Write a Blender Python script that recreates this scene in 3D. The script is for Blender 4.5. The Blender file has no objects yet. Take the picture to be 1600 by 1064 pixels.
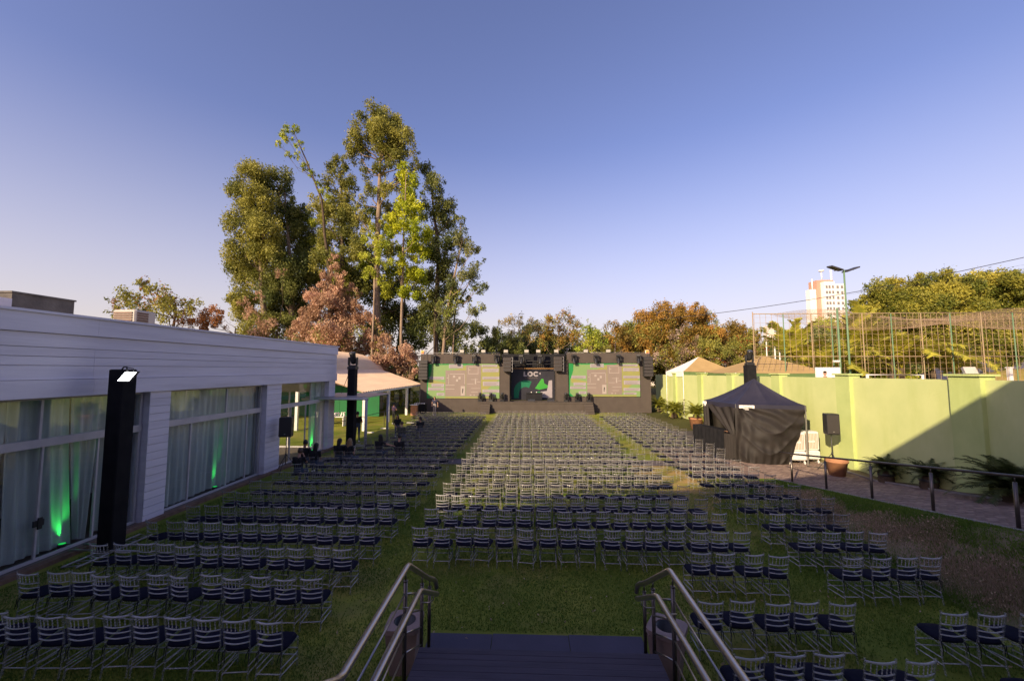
import bpy, math, random
import numpy as np
from mathutils import Vector, Matrix
S = bpy.context.scene
C = S.collection
PI = math.pi
RND = random.Random(11)

# ---------------------------------------------------------------- camera
cam_d = bpy.data.cameras.new('camera')
cam = bpy.data.objects.new('camera', cam_d)
C.objects.link(cam)
cam.location = (0, 0, 4.5)
cam_d.sensor_width = 36.0
cam_d.lens = 36.0 * 620 / 1600
cam_d.clip_start = 0.05
cam_d.clip_end = 3000
cam.rotation_euler = (PI / 2 + math.atan(45 / 620), 0, math.atan(25 / 620))
S.camera = cam

# ---------------------------------------------------------------- sky, sun, exposure
W = bpy.data.worlds.new('World')
S.world = W
W.use_nodes = True
wn = W.node_tree.nodes
wl = W.node_tree.links
SUN_TO = Vector((-1.5, -1.98, 1.0)).normalized()
sky = wn.new('ShaderNodeTexSky')
sky.sky_type = 'NISHITA'
sky.sun_disc = False
sky.sun_elevation = math.asin(SUN_TO.z)
sky.sun_rotation = math.atan2(SUN_TO.x, SUN_TO.y)
sky.air_density = 1.0
sky.dust_density = 1.5
sky.ozone_density = 2.0
tint = wn.new('ShaderNodeMix')
tint.data_type = 'RGBA'
tint.blend_type = 'MULTIPLY'
tint.inputs['Factor'].default_value = 1.0
tint.inputs[7].default_value = (1.10, 0.885, 1.10, 1)
wl.new(sky.outputs['Color'], tint.inputs[6])
# pale horizon haze, the same all round
tcw = wn.new('ShaderNodeTexCoord'); spz = wn.new('ShaderNodeSeparateXYZ'); mrz = wn.new('ShaderNodeMapRange'); pwz = wn.new('ShaderNodeMath')
mrz.inputs[1].default_value = 0.0; mrz.inputs[2].default_value = 0.50; mrz.inputs[3].default_value = 0.86; mrz.inputs[4].default_value = 0.0
pwz.operation = 'POWER'; pwz.inputs[1].default_value = 1.35
hz = wn.new('ShaderNodeMix'); hz.data_type = 'RGBA'; hz.inputs[7].default_value = (4.7, 4.05, 3.6, 1)
wl.new(tcw.outputs['Generated'], spz.inputs[0]); wl.new(spz.outputs['Z'], mrz.inputs[0]); wl.new(mrz.outputs[0], pwz.inputs[0]); wl.new(pwz.outputs[0], hz.inputs['Factor'])
wl.new(tint.outputs[2], hz.inputs[6])
wl.new(hz.outputs[2], wn['Background'].inputs['Color'])
wn['Background'].inputs['Strength'].default_value = 0.122

sd = bpy.data.lights.new('sun', 'SUN')
sd.energy = 5.0
sd.angle = math.radians(0.5)
sd.color = (1.0, 0.80, 0.51)
sun = bpy.data.objects.new('sun', sd)
C.objects.link(sun)
sun.rotation_euler = SUN_TO.to_track_quat('Z', 'Y').to_euler()

S.view_settings.view_transform = 'Standard'
S.view_settings.look = 'None'
S.view_settings.exposure = 0.6
S.view_settings.gamma = 1.0
S.view_settings.use_curve_mapping = False
S.cycles.transparent_max_bounces = 24

# ---------------------------------------------------------------- materials
def mat(name, c1, c2=None, rough=.7, scale=3.0, metal=0.0, bump=0.0, bscale=40.0, spec=.4, detail=4.0,
        stretch=None, emit=None, estr=0.0, alpha=None, transl=0.0, tintattr=False, stain=None):
    m = bpy.data.materials.new(name)
    m.use_nodes = True
    nt = m.node_tree
    N, L = nt.nodes, nt.links
    b = N['Principled BSDF']
    b.inputs['Roughness'].default_value = rough
    b.inputs['Metallic'].default_value = metal
    b.inputs['Specular IOR Level'].default_value = spec
    b.inputs['Base Color'].default_value = (*c1, 1)
    vec = None
    if c2 is not None or bump:
        tc = N.new('ShaderNodeTexCoord')
        mp = N.new('ShaderNodeMapping')
        if stretch: mp.inputs['Scale'].default_value = stretch
        L.new(tc.outputs['Object'], mp.inputs['Vector'])
        vec = mp.outputs['Vector']
    colout = None
    if c2 is not None:
        mx = N.new('ShaderNodeMix'); mx.data_type = 'RGBA'
        mx.inputs[6].default_value = (*c1, 1); mx.inputs[7].default_value = (*c2, 1)
        if tintattr:
            at = N.new('ShaderNodeAttribute'); at.attribute_name = 'tint'
            L.new(at.outputs['Fac'], mx.inputs['Factor'])
        else:
            nz = N.new('ShaderNodeTexNoise'); nz.inputs['Scale'].default_value = scale
            nz.inputs['Detail'].default_value = detail
            rp = N.new('ShaderNodeMapRange')
            rp.inputs[1].default_value = .32; rp.inputs[2].default_value = .68
            L.new(vec, nz.inputs['Vector']); L.new(nz.outputs['Fac'], rp.inputs[0])
            L.new(rp.outputs[0], mx.inputs['Factor'])
        colout = mx.outputs[2]
        if stain:      # colour, scale, stretch, low, high, strength
            mp3 = N.new('ShaderNodeMapping'); mp3.inputs['Scale'].default_value = stain[2]
            L.new(tc.outputs['Object'], mp3.inputs['Vector'])
            n3 = N.new('ShaderNodeTexNoise'); n3.inputs['Scale'].default_value = stain[1]; n3.inputs['Detail'].default_value = 7; n3.inputs['Roughness'].default_value = .62
            L.new(mp3.outputs['Vector'], n3.inputs['Vector'])
            r3 = N.new('ShaderNodeMapRange'); r3.inputs[1].default_value = stain[3]; r3.inputs[2].default_value = stain[4]; r3.inputs[4].default_value = stain[5]
            L.new(n3.outputs['Fac'], r3.inputs[0])
            m3 = N.new('ShaderNodeMix'); m3.data_type = 'RGBA'; m3.inputs[7].default_value = (*stain[0], 1)
            L.new(r3.outputs[0], m3.inputs['Factor']); L.new(colout, m3.inputs[6]); colout = m3.outputs[2]
        L.new(colout, b.inputs['Base Color'])
    if bump:
        n2 = N.new('ShaderNodeTexNoise'); n2.inputs['Scale'].default_value = bscale
        n2.inputs['Detail'].default_value = 5
        bp = N.new('ShaderNodeBump'); bp.inputs['Strength'].default_value = bump
        bp.inputs['Distance'].default_value = .02
        L.new(vec, n2.inputs['Vector']); L.new(n2.outputs['Fac'], bp.inputs['Height'])
        L.new(bp.outputs['Normal'], b.inputs['Normal'])
    if emit:
        b.inputs['Emission Color'].default_value = (*emit, 1)
        b.inputs['Emission Strength'].default_value = estr
    out = N['Material Output']
    if transl:
        tr = N.new('ShaderNodeBsdfTranslucent')
        if colout: L.new(colout, tr.inputs['Color'])
        else: tr.inputs['Color'].default_value = (*c1, 1)
        ms = N.new('ShaderNodeMixShader'); ms.inputs[0].default_value = transl
        L.new(b.outputs[0], ms.inputs[1]); L.new(tr.outputs[0], ms.inputs[2])
        L.new(ms.outputs[0], out.inputs['Surface'])
    if alpha is not None:
        tp = N.new('ShaderNodeBsdfTransparent')
        ms = N.new('ShaderNodeMixShader'); ms.inputs[0].default_value = alpha
        L.new(tp.outputs[0], ms.inputs[1]); L.new(b.outputs[0], ms.inputs[2])
        L.new(ms.outputs[0], out.inputs['Surface'])
    return m

M = {}
M['lawn'] = mat('lawn', (.105, .150, .018), (.27, .265, .045), rough=.9, scale=.35, bump=.6, bscale=45, detail=8, spec=.1, stain=((.30, .215, .085), .42, (1, 1, 1), .50, .72, .75))
M['blade'] = mat('grass_blade', (.060, .140, .016), (.20, .265, .046), rough=.7, tintattr=True, transl=.3, spec=.2)
M['dry'] = mat('dry_ground', (.25, .185, .125), (.13, .13, .05), rough=.95, scale=.9, bump=.6, bscale=30, detail=8, spec=.05)
M['dryblade'] = mat('dry_grass_blade', (.20, .17, .07), (.56, .40, .30), rough=.8, tintattr=True, transl=.3, spec=.1)
M['dryleaf'] = mat('dry_leaf', (.25, .20, .10), (.62, .45, .31), rough=.8, tintattr=True, transl=.2, spec=.1)
M['paver'] = mat('paver', (.25, .175, .145), (.155, .112, .098), rough=.9, scale=7, bump=.3, bscale=60, spec=.2)
M['concrete'] = mat('concrete', (.34, .31, .29), (.20, .18, .165), rough=.9, scale=1.6, bump=.4, bscale=25, spec=.2)
M['oldwall'] = mat('old_plaster', (.20, .18, .16), (.09, .08, .075), rough=.95, scale=1.8, bump=.5, bscale=18, spec=.1, detail=8)
M['brick_kerb'] = mat('kerb', (.24, .15, .105), (.15, .095, .07), rough=.9, scale=5, bump=.4, spec=.1)
M['siding'] = mat('white_siding', (.74, .70, .78), (.65, .61, .69), rough=.6, scale=1.5, bump=.15, bscale=12, stretch=(1, .25, 4), spec=.3, stain=((.42, .38, .40), 1.6, (1, .12, 1.5), .54, .76, .55))
M['frame'] = mat('window_frame', (.55, .51, .52), (.46, .43, .44), rough=.45, scale=3, spec=.4)
M['darkmetal'] = mat('dark_metal', (.028, .028, .03), (.045, .042, .042), rough=.45, scale=6, spec=.5)
M['black_cloth'] = mat('black_cloth', (.010, .010, .012), (.016, .015, .017), rough=.85, scale=4, bump=.1, bscale=90, spec=.15)
M['steel'] = mat('brushed_steel', (.50, .44, .42), (.40, .35, .33), rough=.30, scale=5, metal=.95, stretch=(1, .2, 1), spec=.5)
M['post_steel'] = mat('post_steel', (.16, .135, .12), (.11, .095, .085), rough=.36, scale=4, metal=.85, spec=.5)
M['white_paint'] = mat('white_paint', (.72, .69, .66), (.62, .59, .57), rough=.55, scale=2, spec=.4)
M['acrylic'] = mat('clear_acrylic', (.42, .41, .41), rough=.10, spec=1.0, alpha=.24)
M['acrylic_mid'] = mat('clear_acrylic_mid', (.34, .32, .305), rough=.15, spec=.9, alpha=.72)
M['acrylic_rail'] = mat('clear_acrylic_rail', (.58, .56, .55), rough=.12, spec=1.0, alpha=.60)
M['acrylic_far'] = mat('clear_acrylic_far', (.25, .225, .205), rough=.2, spec=.8, alpha=.74)
M['navy'] = mat('navy_cushion', (.008, .008, .018), (.011, .011, .023), rough=.85, scale=9, bump=.1, bscale=70, spec=.08)
M['tie'] = mat('black_tie', (.006, .006, .008), rough=.8)
M['lime'] = mat('lime_wall', (.53, .565, .255), (.46, .51, .22), rough=.85, scale=.9, bump=.25, bscale=9, detail=8, spec=.15, stain=((.36, .42, .13), .55, (1, 1, .28), .52, .74, .55))
M['lime_trim'] = mat('lime_trim', (.455, .52, .205), (.40, .47, .18), rough=.85, scale=1.4, bump=.25, bscale=12, spec=.15, stain=((.30, .36, .10), .8, (1, 1, .2), .5, .72, .6))
M['stage_black'] = mat('stage_cloth', (.088, .072, .063), (.076, .062, .055), rough=.9, scale=1.5, bump=.1, bscale=30, spec=.1)
M['stage_dark'] = mat('stage_dark', (.018, .017, .020), (.012, .012, .014), rough=.8, scale=2, spec=.2)
M['truss'] = mat('truss_alu', (.35, .33, .31), rough=.4, metal=.6)
M['plastic_black'] = mat('black_plastic', (.018, .018, .020), (.026, .025, .026), rough=.4, scale=12, spec=.5)
M['lens'] = mat('lens', (.05, .05, .06), rough=.05, spec=.9)
M['grille'] = mat('speaker_grille', (.055, .048, .048), (.035, .03, .03), rough=.6, scale=120, spec=.3)
M['tent_navy'] = mat('tent_canvas', (.020, .019, .034), (.028, .026, .043), rough=.5, scale=2, spec=.35)
M['drape'] = mat('drape_cloth', (.026, .021, .019), (.019, .016, .015), rough=.65, scale=3, spec=.25)
M['canvas_tan'] = mat('tan_canvas', (.42, .29, .13), (.36, .245, .11), rough=.8, scale=1.5, spec=.1)
M['canvas_green'] = mat('green_valance', (.09, .15, .045), (.12, .18, .06), rough=.8, scale=2)
M['canvas_white'] = mat('white_canvas', (.78, .73, .68), rough=.8)
M['roof_sheet'] = mat('pale_roof_sheet', (.82, .60, .40), (.70, .50, .34), rough=.7, scale=.7, stretch=(3, .5, 1), spec=.2)
M['terracotta'] = mat('terracotta', (.42, .20, .10), (.34, .155, .08), rough=.85, scale=5)
M['bark'] = mat('pale_bark', (.30, .22, .16), (.17, .125, .09), rough=.95, scale=4, bump=.5, bscale=14, stretch=(1, 1, .25), spec=.05)
M['bark_dark'] = mat('dark_bark', (.11, .08, .055), (.06, .045, .033), rough=.95, scale=5, bump=.5, bscale=14, spec=.05)
M['bin'] = mat('tan_bin', (.33, .23, .20), (.27, .19, .165), rough=.65, scale=4, spec=.3)
M['plank'] = mat('deck_plank', (.085, .070, .092), (.060, .050, .066), rough=.75, scale=3, bump=.25, bscale=20, stretch=(.3, 4, 4), spec=.25)
M['stone_step'] = mat('dark_slate', (.085, .075, .105), (.070, .062, .088), rough=.8, scale=2, bump=.15, bscale=30, spec=.25)
M['skin'] = mat('skin', (.40, .22, .15), rough=.6)
M['skin_tan'] = mat('skin_tan', (.30, .16, .10), rough=.6)
M['hair_black'] = mat('hair_black', (.010, .008, .008), rough=.5)
M['hair_blond'] = mat('hair_blond', (.30, .19, .095), (.17, .10, .05), rough=.5, scale=30, stretch=(4, 4, .4))
M['hair_brown'] = mat('hair_brown', (.055, .030, .018), rough=.5)
M['cloth_black'] = mat('black_shirt', (.010, .010, .012), rough=.9)
M['cloth_navy'] = mat('navy_shirt', (.030, .030, .060), rough=.9)
M['cloth_purple'] = mat('plum_shirt', (.035, .018, .050), rough=.9)
M['cloth_olive'] = mat('olive_shirt', (.060, .060, .045), rough=.9)
M['jeans'] = mat('blue_jeans', (.030, .048, .085), rough=.9)
M['trousers_grey'] = mat('grey_trousers', (.24, .21, .20), rough=.9)
M['shoe'] = mat('white_shoe', (.6, .58, .56), rough=.7)
M['white_lit'] = mat('lamp_white', (.9, .9, .9), emit=(1, 1, 1), estr=9)
M['green_lit'] = mat('uplight_green', (.05, .5, .1), emit=(.02, 1, .15), estr=.35)
M['curtain'] = mat('sheer_curtain', (.68, .69, .69), (.42, .46, .47), rough=.9, scale=1.2, stretch=(1, 6, .3), alpha=.80, transl=0)
M['room'] = mat('room_wall', (.30, .29, .28), rough=.9)
M['room_floor'] = mat('room_floor', (.14, .11, .09), rough=.6)
M['green_panel'] = mat('green_panel', (.010, .13, .042), (.012, .11, .038), rough=.8, scale=1)
M['tower_white'] = mat('tower_white', (.80, .76, .72), (.74, .70, .66), rough=.9, scale=.2)
M['tower_brick'] = mat('tower_rose', (.46, .27, .20), rough=.9)
M['tower_glass'] = mat('tower_window', (.20, .18, .18), rough=.3)
M['green_pole'] = mat('green_pole', (.10, .19, .10), (.14, .21, .12), rough=.6, scale=3)
M['rust_pole'] = mat('rust_pole', (.34, .22, .13), (.24, .20, .12), rough=.7, scale=2)
M['cord'] = mat('net_cord', (.36, .25, .16), rough=.8)
M['cable'] = mat('cable', (.03, .03, .03), rough=.7)
M['straw'] = mat('straw_grass', (.42, .28, .09), (.30, .24, .07), rough=.9, tintattr=True, transl=.2)
M['rose_wall'] = mat('rear_plaster', (.50, .46, .44), (.44, .40, .38), rough=.9, scale=1)
M['far_wall'] = mat('far_wall', (.70, .62, .54), (.55, .48, .42), rough=.9, scale=.4)
M['pale_blue'] = mat('pale_blue', (.42, .58, .58), rough=.8)
M['red_yellow'] = mat('yellow_red', (.62, .42, .06), (.45, .08, .05), rough=.7, scale=2.5)

def leafmat(name, a, b, tr=.35):
    return mat(name, a, b, rough=.55, tintattr=True, transl=tr, spec=.3)
LEAF = {
 'olive': leafmat('leaf_olive', (0.125, 0.14, 0.028), (0.41, 0.375, 0.075)),
 'deep': leafmat('leaf_deep', (0.075, 0.1, 0.028), (0.27, 0.275, 0.065)),
 'bright': leafmat('leaf_bright', (0.22, 0.29, 0.028), (0.52, 0.52, 0.06)),
 'yellow': leafmat('leaf_yellow', (0.29, 0.35, 0.018), (0.60, 0.60, 0.035)),
 'grey': leafmat('leaf_greygreen', (0.1, 0.125, 0.04), (0.32, 0.31, 0.11)),
 'pink': leafmat('leaf_dry_pink', (0.34, 0.205, 0.12), (0.7, 0.44, 0.3)),
 'rust': leafmat('leaf_rust', (0.22, 0.09, 0.03), (0.46, 0.2, 0.06)),
 'amber': leafmat('leaf_amber', (0.17, 0.125, 0.022), (0.5, 0.27, 0.06)),
 'blossom': leafmat('leaf_blossom', (.24, .15, .085), (.62, .46, .38)),
 'mango': leafmat('leaf_mango', (0.115, 0.14, 0.022), (0.46, 0.4, 0.06)),
 'sparse': leafmat('leaf_sparse', (0.22, 0.17, 0.04), (0.5, 0.36, 0.1)),
 'red': leafmat('leaf_red_flower', (.30, .035, .022), (.50, .09, .04)),
 'frond': leafmat('leaf_frond', (0.20, 0.22, 0.025), (0.62, 0.54, 0.07)),
 'cycad': leafmat('leaf_cycad', (0.11, 0.14, 0.02), (0.38, 0.36, 0.05)),
}

# glass: thin pane, reflects at grazing angles
def glassmat(name, tintc=(.96, .985, .975), extra=.03):
    m = bpy.data.materials.new(name); m.use_nodes = True
    N, L = m.node_tree.nodes, m.node_tree.links
    N.remove(N['Principled BSDF'])
    tp = N.new('ShaderNodeBsdfTransparent'); tp.inputs[0].default_value = (*tintc, 1)
    gl = N.new('ShaderNodeBsdfGlossy'); gl.inputs['Roughness'].default_value = .015
    gl.inputs[0].default_value = (.85, .9, .9, 1)
    fr = N.new('ShaderNodeFresnel'); fr.inputs[0].default_value = 1.5
    ad = N.new('ShaderNodeMath'); ad.operation = 'MULTIPLY_ADD'
    ad.inputs[1].default_value = 1.0; ad.inputs[2].default_value = extra; ad.use_clamp = True
    ge = N.new('ShaderNodeNewGeometry'); bf = N.new('ShaderNodeMath'); bf.operation = 'SUBTRACT'; bf.inputs[0].default_value = 1.0
    mu = N.new('ShaderNodeMath'); mu.operation = 'MULTIPLY'
    L.new(ge.outputs['Backfacing'], bf.inputs[1]); L.new(bf.outputs[0], mu.inputs[1])
    ms = N.new('ShaderNodeMixShader')
    L.new(fr.outputs[0], ad.inputs[0]); L.new(ad.outputs[0], mu.inputs[0]); L.new(mu.outputs[0], ms.inputs[0])
    L.new(tp.outputs[0], ms.inputs[1]); L.new(gl.outputs[0], ms.inputs[2])
    L.new(ms.outputs[0], N['Material Output'].inputs['Surface'])
    return m
M['glass'] = glassmat('window_glass')

# ---------------------------------------------------------------- mesh builder
def worldloc(o):
    p = Vector((0, 0, 0))
    while o is not None:
        p = p + o.location; o = o.parent
    return p

class MB:
    def __init__(s): s.v = []; s.f = []; s.m = []; s.sm = []
    def add(s, vs, fs, mi=0, sm=False):
        n = len(s.v); s.v.extend([tuple(map(float, p)) for p in vs])
        for f in fs:
            s.f.append([i + n for i in f]); s.m.append(mi); s.sm.append(sm)
        return s
    def box(s, x0, x1, y0, y1, z0, z1, mi=0, rz=0, piv=None):
        vs = [(x, y, z) for z in (z0, z1) for y in (y0, y1) for x in (x0, x1)]
        if rz:
            cx, cy = piv if piv else ((x0 + x1) / 2, (y0 + y1) / 2)
            c, q = math.cos(rz), math.sin(rz)
            vs = [(cx + (x - cx) * c - (y - cy) * q, cy + (x - cx) * q + (y - cy) * c, z) for x, y, z in vs]
        return s.add(vs, [(0, 2, 3, 1), (4, 5, 7, 6), (0, 1, 5, 4), (2, 6, 7, 3), (0, 4, 6, 2), (1, 3, 7, 5)], mi)
    def bbox(s, x0, x1, y0, y1, z0, z1, b=.01, mi=0):   # box with chamfered vertical and horizontal edges
        vs = []; fs = []
        rings = [(z0, b), (z0 + b, 0), (z1 - b, 0), (z1, b)]
        for z, i in rings:
            vs += [(x0 + i, y0 + b + i, z), (x0 + b + i, y0 + i, z), (x1 - b - i, y0 + i, z), (x1 - i, y0 + b + i, z),
                   (x1 - i, y1 - b - i, z), (x1 - b - i, y1 - i, z), (x0 + b + i, y1 - i, z), (x0 + i, y1 - b - i, z)]
        for k in range(3):
            for j in range(8):
                a, c = k * 8 + j, k * 8 + (j + 1) % 8
                fs.append((a, c, c + 8, a + 8))
        fs.append(tuple(range(7, -1, -1))); fs.append(tuple(range(24, 32)))
        return s.add(vs, fs, mi)
    def tube(s, pts, r, n=6, mi=0, cap=True, sm=True):
        P = [Vector(p) for p in pts]
        rs = r if isinstance(r, (list, tuple)) else [r] * len(P)
        vs = []; fs = []; up = None
        for i, p in enumerate(P):
            d = (P[min(i + 1, len(P) - 1)] - P[max(i - 1, 0)])
            if d.length < 1e-9: d = Vector((0, 0, 1))
            d.normalize()
            if up is None:
                up = Vector((0, 0, 1)) if abs(d.z) < .9 else Vector((1, 0, 0))
            a = d.cross(up)
            if a.length < 1e-4: a = d.cross(Vector((0, 1, 0)))
            a.normalize(); b = a.cross(d); up = b
            for k in range(n):
                t = 2 * PI * k / n
                vs.append(p + a * (math.cos(t) * rs[i]) + b * (math.sin(t) * rs[i]))
        for i in range(len(P) - 1):
            for k in range(n):
                k2 = (k + 1) % n
                fs.append((i * n + k, i * n + k2, (i + 1) * n + k2, (i + 1) * n + k))
        if cap:
            fs.append(tuple(range(n))[::-1]); fs.append(tuple((len(P) - 1) * n + k for k in range(n)))
        return s.add(vs, fs, mi, sm)
    def lathe(s, prof, c=(0, 0, 0), n=14, mi=0, axis=None, sm=True):
        vs = []; fs = []
        q = Vector((0, 0, 1)).rotation_difference(Vector(axis)) if axis is not None else None
        for r, z in prof:
            for k in range(n):
                t = 2 * PI * k / n
                p = Vector((r * math.cos(t), r * math.sin(t), z))
                if q: p = q @ p
                vs.append(p + Vector(c))
        for i in range(len(prof) - 1):
            for k in range(n):
                k2 = (k + 1) % n
                fs.append((i * n + k, i * n + k2, (i + 1) * n + k2, (i + 1) * n + k))
        fs.append(tuple(range(n))[::-1]); fs.append(tuple((len(prof) - 1) * n + k for k in range(n)))
        return s.add(vs, fs, mi, sm)
    def ball(s, c, r, n=10, m=7, mi=0, sc=(1, 1, 1)):
        vs = []; fs = []
        for i in range(m + 1):
            t = PI * i / m
            for k in range(n):
                a = 2 * PI * k / n
                vs.append((c[0] + r * sc[0] * math.sin(t) * math.cos(a), c[1] + r * sc[1] * math.sin(t) * math.sin(a), c[2] + r * sc[2] * math.cos(t)))
        for i in range(m):
            for k in range(n):
                k2 = (k + 1) % n
                fs.append((i * n + k, (i + 1) * n + k, (i + 1) * n + k2, i * n + k2))
        return s.add(vs, fs, mi, True)
    def poly(s, pts, depth=None, mi=0):    # polygon given as 3D points, thickened along depth vector
        n = len(pts)
        if depth is None: return s.add(pts, [tuple(range(n))], mi)
        d = Vector(depth)
        vs = [Vector(p) for p in pts] + [Vector(p) + d for p in pts]
        fs = [tuple(range(n)), tuple(range(2 * n - 1, n - 1, -1))]
        for k in range(n):
            k2 = (k + 1) % n
            fs.append((k, k + n, k2 + n, k2))
        return s.add(vs, fs, mi)
    def grid(s, fn, nu, nv, mi=0, sm=True):
        vs = [fn(i / nu, j / nv) for j in range(nv + 1) for i in range(nu + 1)]
        fs = [(j * (nu + 1) + i, j * (nu + 1) + i + 1, (j + 1) * (nu + 1) + i + 1, (j + 1) * (nu + 1) + i) for j in range(nv) for i in range(nu)]
        return s.add(vs, fs, mi, sm)
    def mesh(s, name, mats, off=None):
        me = bpy.data.meshes.new(name)
        v = s.v if off is None else [(a - off[0], b - off[1], c - off[2]) for a, b, c in s.v]
        me.from_pydata(v, [], s.f)
        for m in (mats if isinstance(mats, (list, tuple)) else [mats]): me.materials.append(m)
        me.polygons.foreach_set('material_index', s.m)
        me.polygons.foreach_set('use_smooth', s.sm)
        me.update()
        return me
    def build(s, name, mats, parent=None, loc=None, local=False):
        if parent is not None:
            off = None if local else worldloc(parent)
            o = bpy.data.objects.new(name, s.mesh(name, mats, off))
            o.parent = parent
        else:
            o = bpy.data.objects.new(name, s.mesh(name, mats, loc))
            if loc is not None: o.location = loc
        C.objects.link(o)
        return o

def tag(o, label=None, cat=None, group=None, kind=None):
    if label: o['label'] = label
    if cat: o['category'] = cat
    if group: o['group'] = group
    if kind: o['kind'] = kind
    return o
def thing(name, label, cat, loc, rz=0, group=None):
    o = bpy.data.objects.new(name, None); C.objects.link(o)
    o.empty_display_size = .2
    o.location = loc; o.rotation_euler = (0, 0, rz)
    return tag(o, label, cat, group)
def struct(name, mb, m, parent=None):
    o = mb.build(name, m, parent)
    if parent is None: o['kind'] = 'structure'
    return o
def dup(root, loc, rz, label, group=None):
    r = root.copy(); C.objects.link(r); r.location = loc; r.rotation_euler = (0, 0, rz); r['label'] = label
    if group: r['group'] = group
    for ch in root.children:
        c = ch.copy(); C.objects.link(c); c.parent = r
        for g in ch.children:
            d = g.copy(); C.objects.link(d); d.parent = c
    return r
ORD = ['zeroth', 'first', 'second', 'third', 'fourth', 'fifth', 'sixth', 'seventh', 'eighth', 'ninth', 'tenth', 'eleventh',
       'twelfth', 'thirteenth', 'fourteenth', 'fifteenth', 'sixteenth', 'seventeenth', 'eighteenth', 'nineteenth', 'twentieth']

# leaf / blade clouds written straight into a mesh
def quads_mesh(name, V, tintv, m, tri=False):
    k = 3 if tri else 4
    n = len(V) // k
    me = bpy.data.meshes.new(name)
    me.vertices.add(len(V)); me.vertices.foreach_set('co', V.astype(np.float32).ravel())
    me.loops.add(len(V)); me.loops.foreach_set('vertex_index', np.arange(len(V), dtype=np.int32))
    me.polygons.add(n)
    me.polygons.foreach_set('loop_start', (np.arange(n) * k).astype(np.int32))
    me.polygons.foreach_set('loop_total', np.full(n, k, dtype=np.int32))
    at = me.attributes.new('tint', 'FLOAT', 'POINT')
    at.data.foreach_set('value', np.repeat(tintv, k).astype(np.float32))
    me.materials.append(m)
    me.update(calc_edges=True)
    return me
# ================================================================ GROUND
rng = np.random.default_rng(5)
def rampz(y): return max(0.0, (16.9 - y) * .145) if y > 1 else 16 * .145 - .0
def bankz(x, y):
    if x <= 8.2: return 0.0
    t = min(1.0, (x - 8.2) / 1.75)
    return rampz(y) * (t * t * (3 - 2 * t))

g = MB()
def gfn(u, v):
    return (-400 + 800 * u, -100 + 1000 * v, -.02)
g.grid(gfn, 4, 4)
struct('terrain', g, mat('terrain', (.10, .085, .035), (.060, .070, .022), rough=.95, scale=.08, detail=8, spec=.05))

lawn = MB()
lawn.grid(lambda u, v: (-26 + 36 * u, -4 + 52 * v, 0.0), 18, 26)
struct('lawn', lawn, M['lawn'])

wp_ = MB()      # dry trodden turf in the right hand aisle, with sunlit warmth painted in
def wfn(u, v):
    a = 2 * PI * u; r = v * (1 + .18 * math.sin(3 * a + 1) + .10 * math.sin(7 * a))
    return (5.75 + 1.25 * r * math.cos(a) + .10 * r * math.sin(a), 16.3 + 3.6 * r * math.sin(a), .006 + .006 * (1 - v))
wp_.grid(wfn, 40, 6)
struct('sunlit_worn_turf', wp_, mat('sunlit_worn_turf', (.42, .275, .11), (.23, .23, .045), rough=.95, scale=1.6, detail=9, bump=.5, bscale=30, spec=.05))
bank = MB()
def bfn(u, v):
    x = 8.2 + 1.95 * u; y = 0 + 17.2 * v
    z = bankz(x, y) + .004
    k = 1 if 0.02 < u < .93 else 0
    return (x, y, z + k * .03 * math.sin(x * 5 + y * 1.7) * math.sin(y * 2.3) * min(1, rampz(y)))
bank.grid(bfn, 14, 70)
struct('grass_bank', bank, M['dry'])

# paved ramp and court beside the lime wall
path = MB()
def pfn(u, v):
    y = 0 + 30 * v
    return (10.15 + 4.35 * u, y, rampz(y) + .004)
path.grid(pfn, 4, 60)
struct('pavement_bed', path, mat('joint_sand', (.075, .062, .056), (.05, .043, .04), rough=.95, scale=3))
apron = MB(); apron.box(7.2, 10.15, 17.2, 24.0, -.05, .012)
struct('paved_apron', apron, mat('apron_paving', (.30, .20, .15), (.20, .14, .11), rough=.9, scale=2.2, bump=.3, bscale=30))
cross = MB(); cross.box(-11.0, 7.19, 19.15, 20.25, -.05, .010)
struct('cross_path', cross, mat('cross_paving', (.145, .115, .115), (.10, .082, .084), rough=.9, scale=2.2, bump=.3, bscale=30))
pv = MB()
ry = random.Random(3)
y = 6.6
row = 0
while y < 23.5:
    x = 10.24 + (.11 if row % 2 else 0)
    while x < 13.88:
        h = .018 + ry.uniform(-.003, .003)
        z = rampz(y + .05); z2 = rampz(y + .098)
        x1 = min(x + .214, 13.9)
        vs = [(x, y, z + .004), (x1, y, z + .004), (x1, y + .104, z2 + .004), (x, y + .104, z2 + .004),
              (x + .006, y + .006, z + h), (x1 - .006, y + .006, z + h), (x1 - .006, y + .098, z2 + h), (x + .006, y + .098, z2 + h)]
        pv.add(vs, [(4, 5, 6, 7), (0, 1, 5, 4), (1, 2, 6, 5), (2, 3, 7, 6), (3, 0, 4, 7)], ry.choice((0, 0, 1)))
        x += .22
    y += .11; row += 1
o = pv.build('pavers', [M['paver'], mat('paver_light', (.33, .235, .19), (.21, .155, .13), rough=.9, scale=7, bump=.3, bscale=60)]); o['kind'] = 'stuff'
kb = MB()
kb.grid(lambda u, v: (10.06 + .10 * u, 17 * v, rampz(17 * v) + .05), 1, 40)
kb.grid(lambda u, v: (10.06, 17 * v, rampz(17 * v) + .05 - .2 * u), 1, 40)
kb.grid(lambda u, v: (10.16, 17 * v, rampz(17 * v) + .05 - .2 * u), 1, 40)
struct('ramp_kerb', kb, M['concrete'])
kb2 = MB()
kb2.grid(lambda u, v: (13.92 + .10 * u, 24 * v, rampz(24 * v) + .07), 1, 40)
kb2.grid(lambda u, v: (13.92, 24 * v, rampz(24 * v) + .07 - .2 * u), 1, 40)
struct('bed_kerb', kb2, M['concrete'])
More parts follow.
